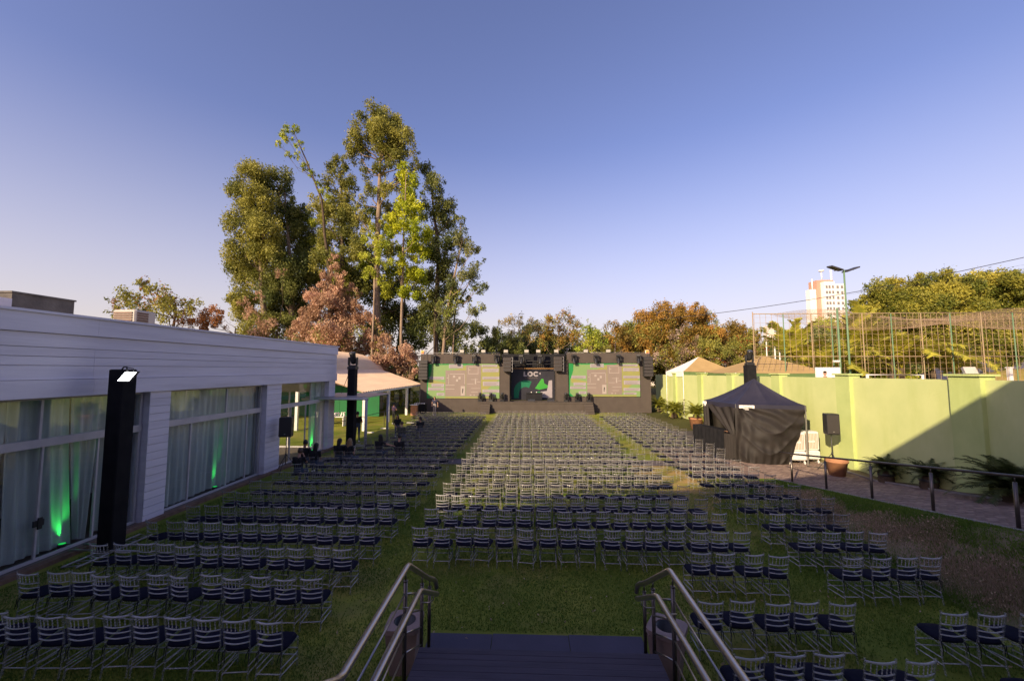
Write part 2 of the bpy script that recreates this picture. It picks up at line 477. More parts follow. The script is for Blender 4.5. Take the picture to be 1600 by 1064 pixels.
bed = MB()
bed.grid(lambda u, v: (14.02 + .48 * u, 24 * v, rampz(24 * v) + .05 + .03 * math.sin(v * 60)), 2, 60)
struct('planting_bed', bed, M['dry'])

# grass blades (nobody could count them): one object each
def blades(name, n, xr, yr, h, m, test=None, zf=None, wid=.006):
    x = rng.uniform(*xr, n); yv = yr[0] + (yr[1] - yr[0]) * rng.random(n) ** 1.5
    if test is not None:
        k = test(x, yv); x, yv = x[k], yv[k]
    worn = np.sin(x * 1.1 + 2 * np.sin(yv * .7)) * np.sin(yv * 1.9 + 1.5 * np.sin(x * .8)) + .35 * np.sin(x * 5.1 + yv * 3.3)
    k = rng.random(len(x)) < np.clip(1.25 - 1.15 * np.clip(worn, 0, 1), .12, 1); x, yv = x[k], yv[k]
    n = len(x)
    z = np.zeros(n) if zf is None else np.array([zf(a, b) for a, b in zip(x, yv)])
    a = rng.uniform(0, 2 * PI, n); hh = h * rng.uniform(.5, 1.2, n); le = rng.uniform(0, .8, n) * hh
    w = wid * (1 + (yv - 5) * .12)
    base = np.stack([x, yv, z], 1)
    dx = np.stack([np.cos(a) * w, np.sin(a) * w, np.zeros(n)], 1)
    b2 = a + rng.uniform(-1.5, 1.5, n)
    tip = base + np.stack([np.cos(b2) * le, np.sin(b2) * le, hh], 1)
    V = np.stack([base - dx, base + dx, tip], 1).reshape(-1, 3)
    patch = .5 + .5 * np.sin(x * 1.7 + 1.3 * np.sin(yv * .9)) * np.sin(yv * 1.3 + np.sin(x * 2.1))
    t = np.clip(.15 + .35 * patch + rng.uniform(-.15, .45, n), 0, 1)
    o = bpy.data.objects.new(name, quads_mesh(name, V, t, m, tri=True)); C.objects.link(o); o['kind'] = 'stuff'
    return o
notstairs = lambda x, y: ~((np.abs(x - .1) < 1.85) & (y < 7.15))
blades('lawn_grass', 330000, (-10.8, 8.2), (4.6, 15), .035, M['blade'], notstairs)
blades('bank_grass', 90000, (8.1, 10.1), (5.5, 17), .06, M['blade'], lambda x, y: rng.random(len(x)) < np.where(x > 9.3, .95, np.where(x < 8.6, .8, .34)), bankz, .008)
def litter(name, n, xr, yr, size, m, zf, dens):
    x = rng.uniform(*xr, n); yv = rng.uniform(*yr, n)
    k = rng.random(n) < dens(x, yv); x, yv = x[k], yv[k]; n = len(x)
    z = np.array([zf(a, b) for a, b in zip(x, yv)]) + rng.uniform(.01, .10, n)
    c = np.stack([x, yv, z], 1)
    u = rng.normal(size=(n, 3)); u /= np.linalg.norm(u, axis=1)[:, None]
    w = np.cross(u, rng.normal(size=(n, 3))); w /= np.linalg.norm(w, axis=1)[:, None]
    s = size * rng.uniform(.6, 1.3, n)[:, None]
    V = np.stack([c - u * s, c + w * s * .5, c + u * s, c - w * s * .5], 1).reshape(-1, 3)
    o = bpy.data.objects.new(name, quads_mesh(name, V, rng.random(n), m)); C.objects.link(o); o['kind'] = 'stuff'
    return o
drymask = lambda x, y: np.clip(1.15 - 2.2 * np.abs(x - 9.02 + .22 * np.sin(y * 1.7) + .12 * np.sin(y * 4.3)), 0, 1) * np.clip(.75 + .5 * np.sin(y * 2.3 + x * 3) * np.sin(y * .9), .15, 1)
blades('dry_grass_tufts', 170000, (8.15, 9.95), (4.8, 16.5), .085, M['dryblade'], lambda x, y: rng.random(len(x)) < drymask(x, y), bankz, .0055)
litter('dry_ground_cover', 16000, (8.25, 9.9), (5, 16.5), .022, M['dryleaf'], bankz, lambda x, y: .8 * drymask(x, y))
litter('fallen_leaves', 1500, (-3.4, 8.2), (6, 16), .025, M['dryleaf'], lambda a, b: -.005, lambda x, y: np.full(len(x), .45))

# ================================================================ LEFT BUILDING
X0 = -11.2
lb = thing('white_building', 'low white clad hall with tall curtained windows along the left of the lawn', 'building', (X0, 10, 0))
wl_ = MB()
wl_.box(X0 - .60, X0 - .06, -2, 22.74, 3.9, 5.74)              # parapet core
wl_.box(-16.0, X0 - .60, 22.5, 22.74, 3.3, 5.74)
wl_.box(-16.0, -15.8, -2, 16.5, 0, 5.74); wl_.box(-16.0, -15.8, 16.5, 22.74, 3.3, 5.74)
wl_.box(-15.8, X0 - .60, -2.0, -1.8, 0, 5.74)
wl_.box(X0 - .60, X0 - .06, -2, 4.0, 0, 3.9)
for a, b in [(11.42, 12.10), (16.72, 17.72), (22.05, 22.74)]:
    wl_.box(X0 - .60, X0 - .04, a + .03, b - .03, 0, 3.9)
wl_.build('wall', M['siding'], lb)
for z0, z1, pr in [(5.345, 5.78, .085), (5.015, 5.333, .03), (4.805, 5.003, .026), (4.595, 4.793, .028), (4.265, 4.583, .026), (3.845, 4.253, .075)]:
    for ya, yb in [(-2, 9.8), (9.8015, 22.8)]:
        b_ = MB(); b_.box(X0 - .058, X0 + pr + RND.uniform(-.004, .004), ya, yb, z0, z1)
        b_.build('fascia_board', M['siding'], lb)
    b_ = MB(); b_.box(-16.0, X0 - .062, 22.742, 22.80 + pr * .4, z0, z1); b_.build('fascia_board', M['siding'], lb)
cp = MB(); cp.box(X0 - .7, X0 + .13, -2.05, 22.9, 5.782, 5.84); cp.box(-16.1, X0 - .702, 22.45, 22.9, 5.782, 5.84)
cp.build('parapet_cap', M['siding'], lb)
rf = MB(); rf.box(-15.8, X0 - .60, -1.8, 22.5, 5.2, 5.35); rf.build('roof', M['concrete'], lb)
cl = MB(); cl.box(-15.78, X0 - .62, -1.78, 22.48, 3.86, 3.9); cl.build('ceiling', M['room'], lb)
fl = MB(); fl.box(-15.78, X0 - .02, -1.78, 22.7, .0, .05); fl.build('floor', M['room_floor'], lb)
bw = MB(); bw.box(-11.9, -11.8, -1.7, 3.9, .05, 3.86); bw.build('inner_wall', M['room'], lb); bw = MB(); bw.box(-15.7, -11.6, 16.6, 16.7, .05, 3.86); bw.build('inner_wall', M['room'], lb)
for a, b in [(11.42, 12.10), (16.72, 17.72), (22.05, 22.74)]:
    n = 17; st = 3.84 / n
    for k in range(n):
        q = MB(); e = RND.uniform(-.003, .003)
        q.box(X0 - .035, X0 + .005 + e, a, b, .02 + k * st, .02 + (k + 1) * st - .012)
        q.build('siding_board', M['siding'], lb)
# glazed bays: (y0, y1, upper mullions, lower mullions)
GX = X0 - .26
def bay(y0, y1, up, lo, zt=2.68):
    f = MB()
    f.box(GX - .04, GX + .04, y0, y1, 3.78, 3.845); f.box(GX - .05, GX + .06, y0, y1, zt, zt + .19)
    f.box(GX - .04, GX + .04, y0, y1, .06, .12)
    for yy in (y0 + .03, y1 - .03): f.box(GX - .035, GX + .035, yy - .03, yy + .03, .122, 3.778)
    for yy in up: f.box(GX - .035, GX + .035, yy - .025, yy + .025, zt + .192, 3.778)
    for yy in lo: f.box(GX - .03, GX + .03, yy - .02, yy + .02, .122, zt - .002)
    f.build('window_frame', M['frame'], lb)
    for ms, z0, z1 in ((up, zt + .193, 3.777), (lo, .123, zt - .003)):
        e = [y0 + .06] + [m for m in ms] + [y1 - .06]
        for a, b in zip(e[:-1], e[1:]):
            p = MB(); p.box(GX - .004, GX + .004, a + .027, b - .027, z0, z1); p.build('pane', M['glass'], lb)
bay(4.0, 11.42, [6.6, 8.98], [5.2, 7.0, 9.07, 10.29])
bay(12.10, 16.72, [14.75], [13.2, 14.9, 15.9])
bay(17.72, 22.05, [20.6], [18.9, 20.2, 21.2])
hd = MB(); hd.box(GX + .034, GX + .075, 8.97, 9.17, .86, 1.0); hd.box(GX + .077, GX + .11, 9.03, 9.11, .80, 1.06)
hd.build('door_handle', M['darkmetal'], lb)
# end wall glazing towards the pavilion lawn
f = MB(); f.box(-15.8, X0 - .6, 22.55, 22.65, 3.2, 3.3); f.box(-15.8, X0 - .6, 22.55, 22.65, .06, .12)
for xx in (-12.0, -13.8, -15.6): f.box(xx - .03, xx + .03, 22.56, 22.64, .122, 3.198)
f.build('window_frame', M['frame'], lb)
# curtains: (y0,y1 at top, y0,y1 at bottom)
def curtain(t0, t1, b0, b1, seed):
    r = random.Random(seed); ph = r.uniform(0, 6)
    q = MB(); L = max(t1 - t0, b1 - b0)
    def fn(u, v):
        w = v ** 1.3
        ya = t0 + (b0 - t0) * w; yb = t1 + (b1 - t1) * w
        yy = ya + (yb - ya) * u
        d = .045 * math.sin(u * L * 2 * PI / .24 + ph + 1.2 * math.sin(u * L * 2.1)) + .025 * math.sin(u * L * 17 + seed)
        return (GX - .22 + d * (.6 + .5 * v), yy, 3.80 - 3.68 * v - .03 * math.sin(u * 5 + seed) * v)
    q.grid(fn, int(L * 42), 10)
    q.build('curtain', M['curtain'], lb)
curtain(4.0, 6.4, 4.0, 6.2, 1); curtain(6.5, 8.55, 6.3, 8.25, 2); curtain(8.5, 9.72, 8.6, 9.98, 3)
curtain(9.76, 10.55, 10.02, 10.34, 4); curtain(10.5, 11.4, 10.56, 11.4, 5)
curtain(12.15, 14.5, 12.15, 14.45, 6); curtain(14.5, 16.7, 14.46, 16.7, 7)
curtain(17.75, 18.15, 17.75, 18.0, 8); curtain(20.9, 22.0, 21.0, 22.0, 9)
def uplight(loc, label, e):
    u = thing('uplight', label, 'uplight', loc, 0, 'green uplights behind the hall windows')
    b_ = MB(); b_.lathe([(.07, 0), (.08, .02), (.085, .12), (.075, .14)], loc, 12); b_.build('lamp_can', M['plastic_black'], u)
    c_ = MB(); c_.lathe([(.07, .141), (.068, .149)], loc, 12); c_.build('lamp_face', M['green_lit'], u)
    ld = bpy.data.lights.new('uplight_beam', 'SPOT'); ld.energy = e; ld.color = (.03, 1, .12); ld.spot_size = math.radians(40); ld.spot_blend = .8; ld.shadow_soft_size = .05
    lo = bpy.data.objects.new('uplight_beam', ld); C.objects.link(lo); lo.parent = u; lo.location = (0, 0, .17)
    lo.rotation_euler = (0, PI - .13, 0)
uplight((GX - .10, 9.72, .05), 'green uplight glowing behind the curtain of the nearest window', 48)
uplight((GX - .10, 14.54, .05), 'green uplight behind the curtain of the middle window', 34)
uplight((GX - .10, 21.2, .05), 'green uplight behind the curtain of the farthest window', 80)
kbb = MB(); kbb.box(X0 - .02, X0 + .20, 2, 22.9, 0, .09); struct('building_kerb', kbb, M['brick_kerb'])

# roof plant
ac = thing('air_conditioner', 'beige rooftop air conditioning unit with brown louvres above the white hall', 'air conditioner', (-14.0, 13.6, 5.35))
q = MB(); q.bbox(-14.64, -13.80, 13.31, 14.10, 5.42, 6.60, .04); q.build('casing', mat('beige_paint', (.50, .45, .40), (.44, .40, .36), rough=.6, scale=3), ac)
q = MB(); q.box(-14.6, -13.85, 13.35, 14.05, 5.35, 5.42); q.build('foot_rail', M['darkmetal'], ac)
lv = mat('louvre_brown', (.20, .12, .09), (.16, .10, .075), rough=.7)
for k in range(12):
    q = MB(); q.box(-14.58, -13.90, 13.285, 13.308, 5.52 + k * .085, 5.58 + k * .085); q.build('louvre', lv, ac)
for k in range(12):
    q = MB(); q.box(-13.798, -13.775, 13.38, 13.78, 5.52 + k * .085, 5.58 + k * .085); q.build('louvre', lv, ac)
tk = thing('roof_wall', 'weathered grey concrete wall standing on the roof of the white hall', 'wall', (-14.4, 11, 5.35))
q = MB(); q.box(-14.75, -14.3, 10.32, 11.84, 5.35, 6.62); q.build('wall', M['oldwall'], tk)
q = MB(); q.box(-14.78, -14.27, 10.29, 11.87, 6.622, 6.67); q.build('coping', M['oldwall'], tk)
q = MB(); q.box(-14.7, -14.28, 8.0, 10.318, 5.35, 6.45); q.build('annex', M['siding'], tk)

# ================================================================ REAR BUILDING (throws the shade over the front rows)
ux, uy = math.cos(math.atan(.36)), math.sin(math.atan(.36))
rb = thing('main_house', 'tall plastered house whose balcony overlooks the seating', 'building', (0, -.9, 0))
q = MB()
def slab(q, x0, x1, d0, d1, z0, z1):
    P = []
    for z in (z0, z1):
        for d in (d0, d1):
            for x in (x0, x1):
                P.append((x - d * -uy / 1, -.95 + .36 * x - d, z))
    q.add(P, [(0, 2, 3, 1), (4, 5, 7, 6), (0, 1, 5, 4), (2, 6, 7, 3), (0, 4, 6, 2), (1, 3, 7, 5)])
slab(q, -24, 10, 0, 9, 0, 9.75)
q.build('wall', M['rose_wall'], rb)
q = MB(); slab(q, -24.1, 10.1, -.11, 9.1, 9.752, 9.85); q.build('roof_coping', M['concrete'], rb)
bal = MB(); bal.box(-2.0, 2.2, -.6, .6, 2.72, 2.9); bal.build('balcony_slab', M['concrete'], rb)
for k in range(6):
    x = -10 + k * 3.1
    if -2.5 < x < 2: continue
    w_ = MB(); yy = -.95 + .36 * x
    w_.box(x - .7, x + .7, yy - .02, yy + .03, 4.6, 6.4, rz=math.atan(.36)); w_.build('window', M['tower_glass'], rb)

# ================================================================ STAIRS AND LANDING
stp = thing('timber_stairs', 'dark planked landing and steps between steel handrails', 'stairs', (0.1, 5, 0))
yb = 3.05
while yb < 5.4:
    q = MB(); q.bbox(-1.44, 1.66, yb, yb + .0985, .815, .85 + RND.uniform(-.0015, .0015), .003); q.build('plank', M['plank'], stp); yb += .1005
for k in range(4):
    z = .68 - k * .17
    for j in range(2):
        q = MB(); q.bbox(-1.44, 1.66, 5.47 + k * .21 + j * .105, 5.47 + k * .21 + j * .105 + .101, z - .035, z, .006); q.build('plank', M['plank'], stp)
    q = MB(); q.box(-1.42, 1.64, 5.455 + k * .21, 5.468 + k * .21, z - .0, z + .134); q.build('riser', M['plank'], stp)
q = MB()
for x in (-1.42, 1.58): q.box(x, x + .06, 3.05, 5.44, .02, .81)
q.build('stringer', M['plank'], stp)
for k in range(12):   # upper flight to the balcony
    q = MB(); y1 = 3.0 - k * .205; z = .85 + (k + 1) * .17
    q.bbox(-1.44, 1.66, y1 - .24, y1, z - .04, z, .006); q.build('tread', M['plank'], stp)
for i, (xa, xb) in enumerate([(-1.68, -.62), (-.612, .66), (.668, 1.89)]):
    q = MB(); q.bbox(xa, xb, 6.35, 7.06 + i * .02, 0, .022, .004); q.build('slate_slab', M['stone_step'], stp)

def railing(sx, cx, label):
    r = thing('handrail', label, 'railing', (cx + sx * 1.68, 5.3, 0), 0, 'handrails on both sides of the stairs')
    xo = cx + sx * 1.68; xi = cx + sx * 1.50
    o_ = [(xo, .6, 3.55), (xo, 3.36, 1.97), (xo, 3.48, 1.93), (xo, 5.27, 1.955), (xo, 5.34, 1.94), (xo - sx * .01, 6.36, 1.27), (xo - sx * .04, 6.58, 1.14), (xo - sx * .06, 6.66, 1.07), (xo - sx * .07, 6.69, .95)]
    q = MB(); q.tube(o_, .036, 12); q.build('top_rail', M['steel'], r)
    i_ = [(xi, .6, 3.27), (xi, 3.56, 1.73), (xi, 3.7, 1.70), (xi, 5.24, 1.67), (xi, 5.33, 1.63), (xi, 6.15, 1.15), (xi, 6.24, 1.10)]
    q = MB(); q.tube(i_, .034, 12); q.build('inner_rail', M['steel'], r)
    for px, py, zb, zt in [(xo, 5.22, 0, 1.90), (xo, 6.04, 0, 1.44), (xo - sx * .02, 6.42, 0, 1.20), (xo, 3.5, 0, 1.88)]:
        q = MB(); q.tube([(px, py, zb), (px, py, zt - .10)], .026, 10); q.tube([(px, py, zt - .10), (px, py, zt - .085)], .031, 10); q.tube([(px, py, zt - .085), (px, py, zt)], .010, 8)
        q.lathe([(.06, 0), (.06, .012), (.03, .014)], (px, py, zb), 12)
        q.build('post', M['post_steel'], r)
    for k, dz in enumerate((.28, .52, .76, 1.0)):
        q = MB(); q.tube([(xo, 3.5, 1.92 - dz), (xo, 5.22, 1.94 - dz)], .012, 8)
        q.tube([(xo, 5.22, 1.93 - dz), (xo, 6.04, 1.50 - dz)], .012, 8)
        q.build('cross_bar', M['steel'], r)
    for py in (5.1, 6.0, 3.7):
        q = MB(); z = 1.68 if py < 5.3 else 1.24
        q.tube([(xi, py, z - .02), (xi, py, z - .09), (xi + sx * .06, py, z - .13), (xo, py, z - .13)], .008, 6); q.build('bracket', M['steel'], r)
railing(-1, .11, 'brushed steel handrail with cross bars on the left of the stairs')
railing(1, .11, 'brushed steel handrail with cross bars on the right of the stairs')

def bin_(loc, rz, label, tilt):
    b = thing('litter_bin', label, 'litter bin', loc, rz, 'tan litter bins beside the stairs')
    q = MB(); H_ = .62
    vs = []
    for z, w in ((0, .17), (H_, .235)):
        vs += [(-w, -w, z), (w, -w, z), (w, w, z), (-w, w, z)]
    q.add(vs, [(3, 2, 1, 0), (0, 1, 5, 4), (1, 2, 6, 5), (2, 3, 7, 6), (3, 0, 4, 7)]); q.build('body', M['bin'], b, local=True)
    q = MB(); n = 28
    sq = lambda t, w: (w * max(-1, min(1, 1.25 * math.cos(t))), w * max(-1, min(1, 1.25 * math.sin(t))))
    rings = []
    for w, z, c in ((.26, H_ + .002, 0), (.26, H_ + .07, 0), (.165, H_ + .07, 1), (.165, H_ - .03, 1)):
        rings.append([(w * math.cos(2 * PI * k / n), w * math.sin(2 * PI * k / n), z) if c else (*sq(2 * PI * k / n, w), z) for k in range(n)])
    vs = sum(rings, [])
    fs = [(i * n + k, i * n + (k + 1) % n, (i + 1) * n + (k + 1) % n, (i + 1) * n + k) for i in range(3) for k in range(n)]
    q.add(vs, fs); q.build('lid', M['bin'], b, local=True)
    q = MB(); q.lathe([(.155, H_ - .25), (.162, H_ + .06), (.150, H_ + .06), (.145, H_ - .2)], (0, 0, 0), 24); q.build('liner', M['plastic_black'], b, local=True)
    b.rotation_euler = (tilt[0], tilt[1], rz)
bin_((-1.89, 6.28, 0), .06, 'tan square litter bin upright with round opening left of the stairs', (0, 0))
bin_((2.06, 6.30, 0), -.55, 'tan square litter bin turned askew right of the stairs', (.0, 0))

# ================================================================ LIME BOUNDARY WALL
bwl = thing('boundary_wall', 'lime green rendered boundary wall with pilasters along the right side', 'wall', (14.5, 20, 0))
ztop = lambda y: 4.12 - (y - 18) * .0075
pil = [(6.0, .8), (13.75, .95), (18.85, .8), (23.8, .75), (29.1, .75), (34.1, .75), (39.9, .75)]
ys = [3.0] + [p for p, w in pil] + [46.0]
for a, b in zip(ys[:-1], ys[1:]):
    q = MB(); a2, b2 = a + .004, b - .004
    q.add([(14.5, a2, -.2), (14.5, b2, -.2), (14.5, b2, ztop(b2)), (14.5, a2, ztop(a2)), (14.72, a2, -.2), (14.72, b2, -.2), (14.72, b2, ztop(b2)), (14.72, a2, ztop(a2))],
          [(3, 2, 1, 0), (4, 5, 6, 7), (3, 7, 6, 2), (0, 4, 7, 3), (1, 2, 6, 5)])
    q.build('wall_panel', M['lime'], bwl)
for p, w in pil:
    q = MB(); q.box(14.36, 14.84, p - w / 2, p + w / 2, -.2, ztop(p) + .12); q.build('pilaster', M['lime_trim'], bwl)
    q = MB(); q.box(14.28, 14.92, p - w / 2 - .08, p + w / 2 + .08, ztop(p) + .122, ztop(p) + .19); q.build('pilaster_cap', M['lime_trim'], bwl)
# ramp guard rail
gr = thing('ramp_guard_rail', 'dark steel guard rail with single tube along the paved ramp', 'railing', (10.35, 12, 0))
q = MB(); q.tube([(10.35, y_, rampz(y_) + 1.10) for y_ in (5.6, 9.07, 10.86, 12.69, 14.55, 16.36, 17.1)], .032, 10); q.build('top_rail', M['post_steel'], gr)
for y_ in (7.3, 9.07, 10.86, 12.69, 14.55, 16.36):
    z = rampz(y_); q = MB(); q.tube([(10.35, y_, z - .1), (10.35, y_, z + .97)], .036, 10); q.tube([(10.35, y_, z + .97), (10.35, y_, z + 1.09)], .012, 6); q.build('post', M['post_steel'], gr)
# ================================================================ STAGE
sg = thing('stage', 'wide stage clad in dark cloth panels at the far end of the lawn', 'stage', (0.7, 42, 0))
def panel(x0, x1, y0, y1, z0, z1, m=None, nm='cloth_panel'):
    q = MB(); q.box(x0, x1, y0, y1, z0, z1); return q.build(nm, m or M['stage_black'], sg)
ZT = 6.12
# side walls in panels, centre opening x -2.9 .. 4.0
for a, b in [(-11.45, -9.0), (-8.994, -5.9), (-5.894, -2.95)]:
    panel(a, b, 42.0, 42.4, 5.12, ZT)
for a, b in [(4.1, 7.2), (7.206, 10.2), (10.206, 12.75)]:
    panel(a, b, 42.0, 42.4, 5.16, ZT + .08)
panel(-11.45, -10.75, 42.0, 42.4, 0, 5.117); panel(-2.98, -1.95, 42.0, 42.4, 1.16, 5.117); panel(11.68, 12.75, 42.0, 42.4, 0, 5.157); panel(3.0, 4.22, 42.0, 42.4, 1.16, 5.157)
for a, b in [(-10.745, -8.1), (-8.094, -5.4), (-5.394, -2.985)]: panel(a, b, 42.0, 42.4, 0, 1.40)
for a, b in [(4.225, 7.1), (7.106, 9.4), (9.406, 11.675)]: panel(a, b, 42.0, 42.4, 0, 1.62)
panel(-2.9, 4.09, 43.6, 43.9, 4.62, ZT + .05, M['stage_dark'], 'header_panel')
panel(-2.0, -1.9, 42.41, 43.6, 1.16, 5.1, M['stage_black'], 'return_panel'); panel(2.95, 3.05, 42.41, 43.6, 1.16, 5.1, M['stage_black'], 'return_panel')
panel(-1.89, 2.94, 43.95, 44.1, 1.16, 4.6, M['stage_dark'], 'back_panel')
q = MB(); q.box(-1.93, 2.97, 42.6, 43.55, 1.02, 1.15); q.box(-5.2, 6.6, 41.15, 41.99, 1.0, 1.15); q.build('deck', M['stage_black'], sg)
for a, b in [(-5.2, -2.2), (-2.195, .8), (.805, 3.7), (3.705, 6.6)]: panel(a, b, 41.2, 41.3, 0, .998, M['stage_black'], 'skirt')
q = MB(); q.box(-1.89, 2.94, 43.1, 43.16, 4.55, 4.62); q.build('header_rail', mat('copper_rail', (.32, .17, .06), rough=.5), sg)
# truss along the top
q = MB()
for xa, xb in ((-11.4, -3.0), (4.1, 12.7)):
    for yy, zz in ((42.45, ZT - .02), (42.75, ZT - .02), (42.6, ZT + .16)):
        q.tube([(xa, yy, zz), (xb, yy, zz)], .025, 6)
    x = xa
    while x < xb - .4:
        q.tube([(x, 42.45, ZT - .02), (x + .25, 42.6, ZT + .16), (x + .5, 42.75, ZT - .02)], .012, 4); x += .5
q.build('truss', M['truss'], sg).__setitem__('kind', 'stuff')
for zz in (5.05, 5.4):
    q = MB(); q.tube([(-2.9, 42.9, zz), (4.1, 42.9, zz)], .04, 6); q.build('light_bar', M['darkmetal'], sg)
# fabric swags and lamps in the dark header recess
for xa, w in ((-.85, .55), (.95, 1.15)):
    q = MB(); q.grid(lambda u, v, xa=xa, w=w: (xa + w * u, 43.35 + .05 * math.sin(u * w * 30), 5.35 - .72 * v), 24, 4); q.build('drape', M['drape'], sg)
for k, (sx, z) in enumerate([(-4.75, 0), (5.75, 0)]):
    st = thing('stage_steps', 'dark steps up to the stage at the %s aisle' % ('left' if k == 0 else 'right'), 'steps', (sx + .3, 40.6, 0), 0, 'steps up to the stage')
    for i in range(4):
        q = MB(); q.box(sx - .1, sx + .85, 40.1 + i * .26, 41.14, i * .24, (i + 1) * .24 - .004); q.build('step', M['stage_black'], st)

def pn(q, pts, y, d, mi=0): q.poly([(x, y, z) for x, z in pts], (0, d, 0), mi)
def rect(x0, x1, z0, z1): return [(x0, z0), (x1, z0), (x1, z1), (x0, z1)]
def scr(nm, c, c2=None, e=.10):
    return mat(nm, c, c2, rough=.5, scale=1.2, emit=c, estr=e, spec=.3)
SC = [scr('led_light_green', (.15, .25, .095), (.175, .255, .10), .03), scr('led_olive', (.25, .23, .07), (.22, .22, .075), .03), scr('led_green', (.012, .175, .045), (.016, .20, .05), .05),
      scr('led_grey_brown', (.22, .17, .15), (.195, .155, .135), .03), scr('led_lilac', (.30, .265, .285), (.27, .24, .26), .06), scr('led_line', (.17, .13, .115), None, .02), scr('led_pale', (.33, .28, .255), None, .03)]
def led(x0, x1, z0, z1, y, label):
    t = thing('led_screen', label, 'screen', ((x0 + x1) / 2, y, z0), 0, 'green presentation screens on the stage')
    q = MB(); q.box(x0, x1, y + .02, y + .14, z0, z1); q.build('cabinet', M['stage_dark'], t)
    w, h = x1 - x0, z1 - z0
    U = lambda px: x0 + w * (px - 245) / 860.0
    V = lambda py: z1 - h * (py - 310) / 425.0
    R_ = lambda a, b, c, d: rect(U(a), U(b), V(d), V(c))
    L = [[], [], [], [], [], [], []]
    q = MB(); pn(q, rect(x0, x1, z0, z1), y + .014, .005); q.build('screen_image', SC[0], t)
    q = MB()
    for P in ([(U(270), V(500)), (U(465), V(545)), (U(465), V(430)), (U(700), V(340)), (U(1105), V(322)), (U(1105), V(500)), (U(890), V(690)), (U(890), V(560)), (U(465), V(560)), (U(275), V(560))],
              R_(460, 1060, 716, 735)):
        pn(q, P, y + .009, .004)
    q.build('olive_area', SC[1], t)
    q = MB()
    pn(q, [(U(245), V(735)), (U(300), V(735)), (U(255), V(690)), (U(258), V(520)), (U(275), V(480)), (U(298), V(400)), (U(302), V(322)), (U(800), V(326)), (U(860), V(310)), (U(245), V(310))], y + .0055, .003)
    q.build('dark_green_edge', SC[2], t)
    q = MB(); pn(q, R_(465, 705, 390, 710), y + .0015, .003); pn(q, R_(710, 888, 325, 710), y + .0015, .003); q.build('plan_drawing', SC[3], t)
    for a in [(505, 670, 315, 365), (275, 450, 468, 505), (300, 450, 555, 595), (258, 450, 605, 640), (362, 455, 668, 703), (895, 1080, 322, 350), (905, 1095, 368, 412),
              (905, 1105, 468, 502), (910, 1105, 530, 582), (905, 1105, 625, 663), (905, 1060, 680, 708)]:
        q = MB(); pn(q, R_(*a), y - .003, .004); q.build('caption_box', SC[4], t)
        q = MB()
        for k in range(2 if a[3] - a[2] < 45 else 3):
            zz = a[2] + (a[3] - a[2]) * (k + .6) / (2.2 if a[3] - a[2] < 45 else 3.2)
            pn(q, R_(a[0] + 12, a[1] - 14 - 18 * (k % 2), zz, zz + 5), y - .006, .0025)
        q.build('caption_lines', SC[5], t)
    q = MB()
    for a in [(735, 855, 345, 350), (735, 740, 345, 430), (850, 855, 345, 430), (735, 855, 430, 436), (515, 690, 433, 439), (500, 505, 440, 560), (465, 575, 570, 576), (465, 575, 618, 624), (770, 850, 500, 505),
              (815, 830, 490, 560), (725, 800, 555, 560), (770, 880, 610, 615), (770, 850, 655, 660), (555, 580, 455, 480), (590, 615, 500, 530), (620, 645, 470, 500), (840, 880, 530, 536), (740, 760, 380, 386), (690, 696, 440, 560), (480, 494, 480, 488), (755, 775, 690, 700), (800, 815, 690, 700)]:
        pn(q, R_(*a), y - .003, .003)
    q.build('plan_lines', SC[6], t)
    q = MB(); pn(q, R_(648, 698, 585, 700), y - .003, .003); q.build('white_panel', SC[6], t)
    q = MB()
    for a in [(668, 678, 615, 640), (666, 674, 645, 672), (664, 680, 638, 644)]: pn(q, R_(*a), y - .006, .0025)
    q.build('panel_glyph', M['stage_dark'], t)
led(-10.72, -3.02, 1.45, 5.08, 41.93, 'left LED screen, infographic with captions on green, beside the hall side')
led(4.28, 11.62, 1.68, 5.12, 41.93, 'right LED screen, infographic with captions on green, nearest the lime wall')
cs = thing('led_screen', 'dark central LED screen with LOC lettering and green emblem', 'screen', (.5, 43.6, 1.2))
q = MB(); q.box(-1.85, 2.9, 43.6, 43.75, 1.2, 4.5); q.build('cabinet', scr('led_ink', (.018, .018, .026), (.026, .025, .034), .05), cs)
Y_ = 43.592
UX = lambda px: -1.72 + (px - 215) * (2.62 + 1.72) / 715.0
VZ = lambda py: 4.5 - (py - 375) * 3.3 / 590.0
def arc(cx, cy, r, a0, a1, n=18): return [(cx + r * math.cos(math.radians(a0 + (a1 - a0) * i / n)), cy - r * math.sin(math.radians(a0 + (a1 - a0) * i / n))) for i in range(n + 1)]
def pp(q, pts, y=Y_, d=.006): pn(q, [(UX(a), VZ(b)) for a, b in pts], y, d)
def band(q, outer, inner, y=Y_, d=.006):
    for i in range(len(outer) - 1):
        pp(q, [outer[i], outer[i + 1], inner[i + 1], inner[i]], y, d)
q = MB(); pp(q, [(418, 418), (445, 418), (445, 488), (480, 488), (480, 514), (418, 514)]); q.build('letter_l', SC[4], cs)
q = MB(); band(q, arc(535, 466, 50, 0, 360, 28), arc(535, 466, 24, 0, 360, 28)); q.build('letter_o', SC[4], cs)
q = MB(); band(q, arc(642, 466, 50, 38, 322, 24), arc(642, 466, 24, 38, 322, 24)); q.build('letter_c', SC[4], cs)
q = MB(); pp(q, [(692, 458), (724, 436), (724, 480)]); q.build('play_triangle', SC[4], cs)
q = MB()
for k in range(10):
    x = 450 + k * 22.5
    pp(q, [(x, 536), (x + 4, 536), (x + 4, 552), (x, 552)])
    if k % 3 != 1: pp(q, [(x + 4.2, 536), (x + 13, 536), (x + 13, 540), (x + 4.2, 540)])
    if k % 2: pp(q, [(x + 4.2, 547), (x + 13, 547), (x + 13, 552), (x + 4.2, 552)])
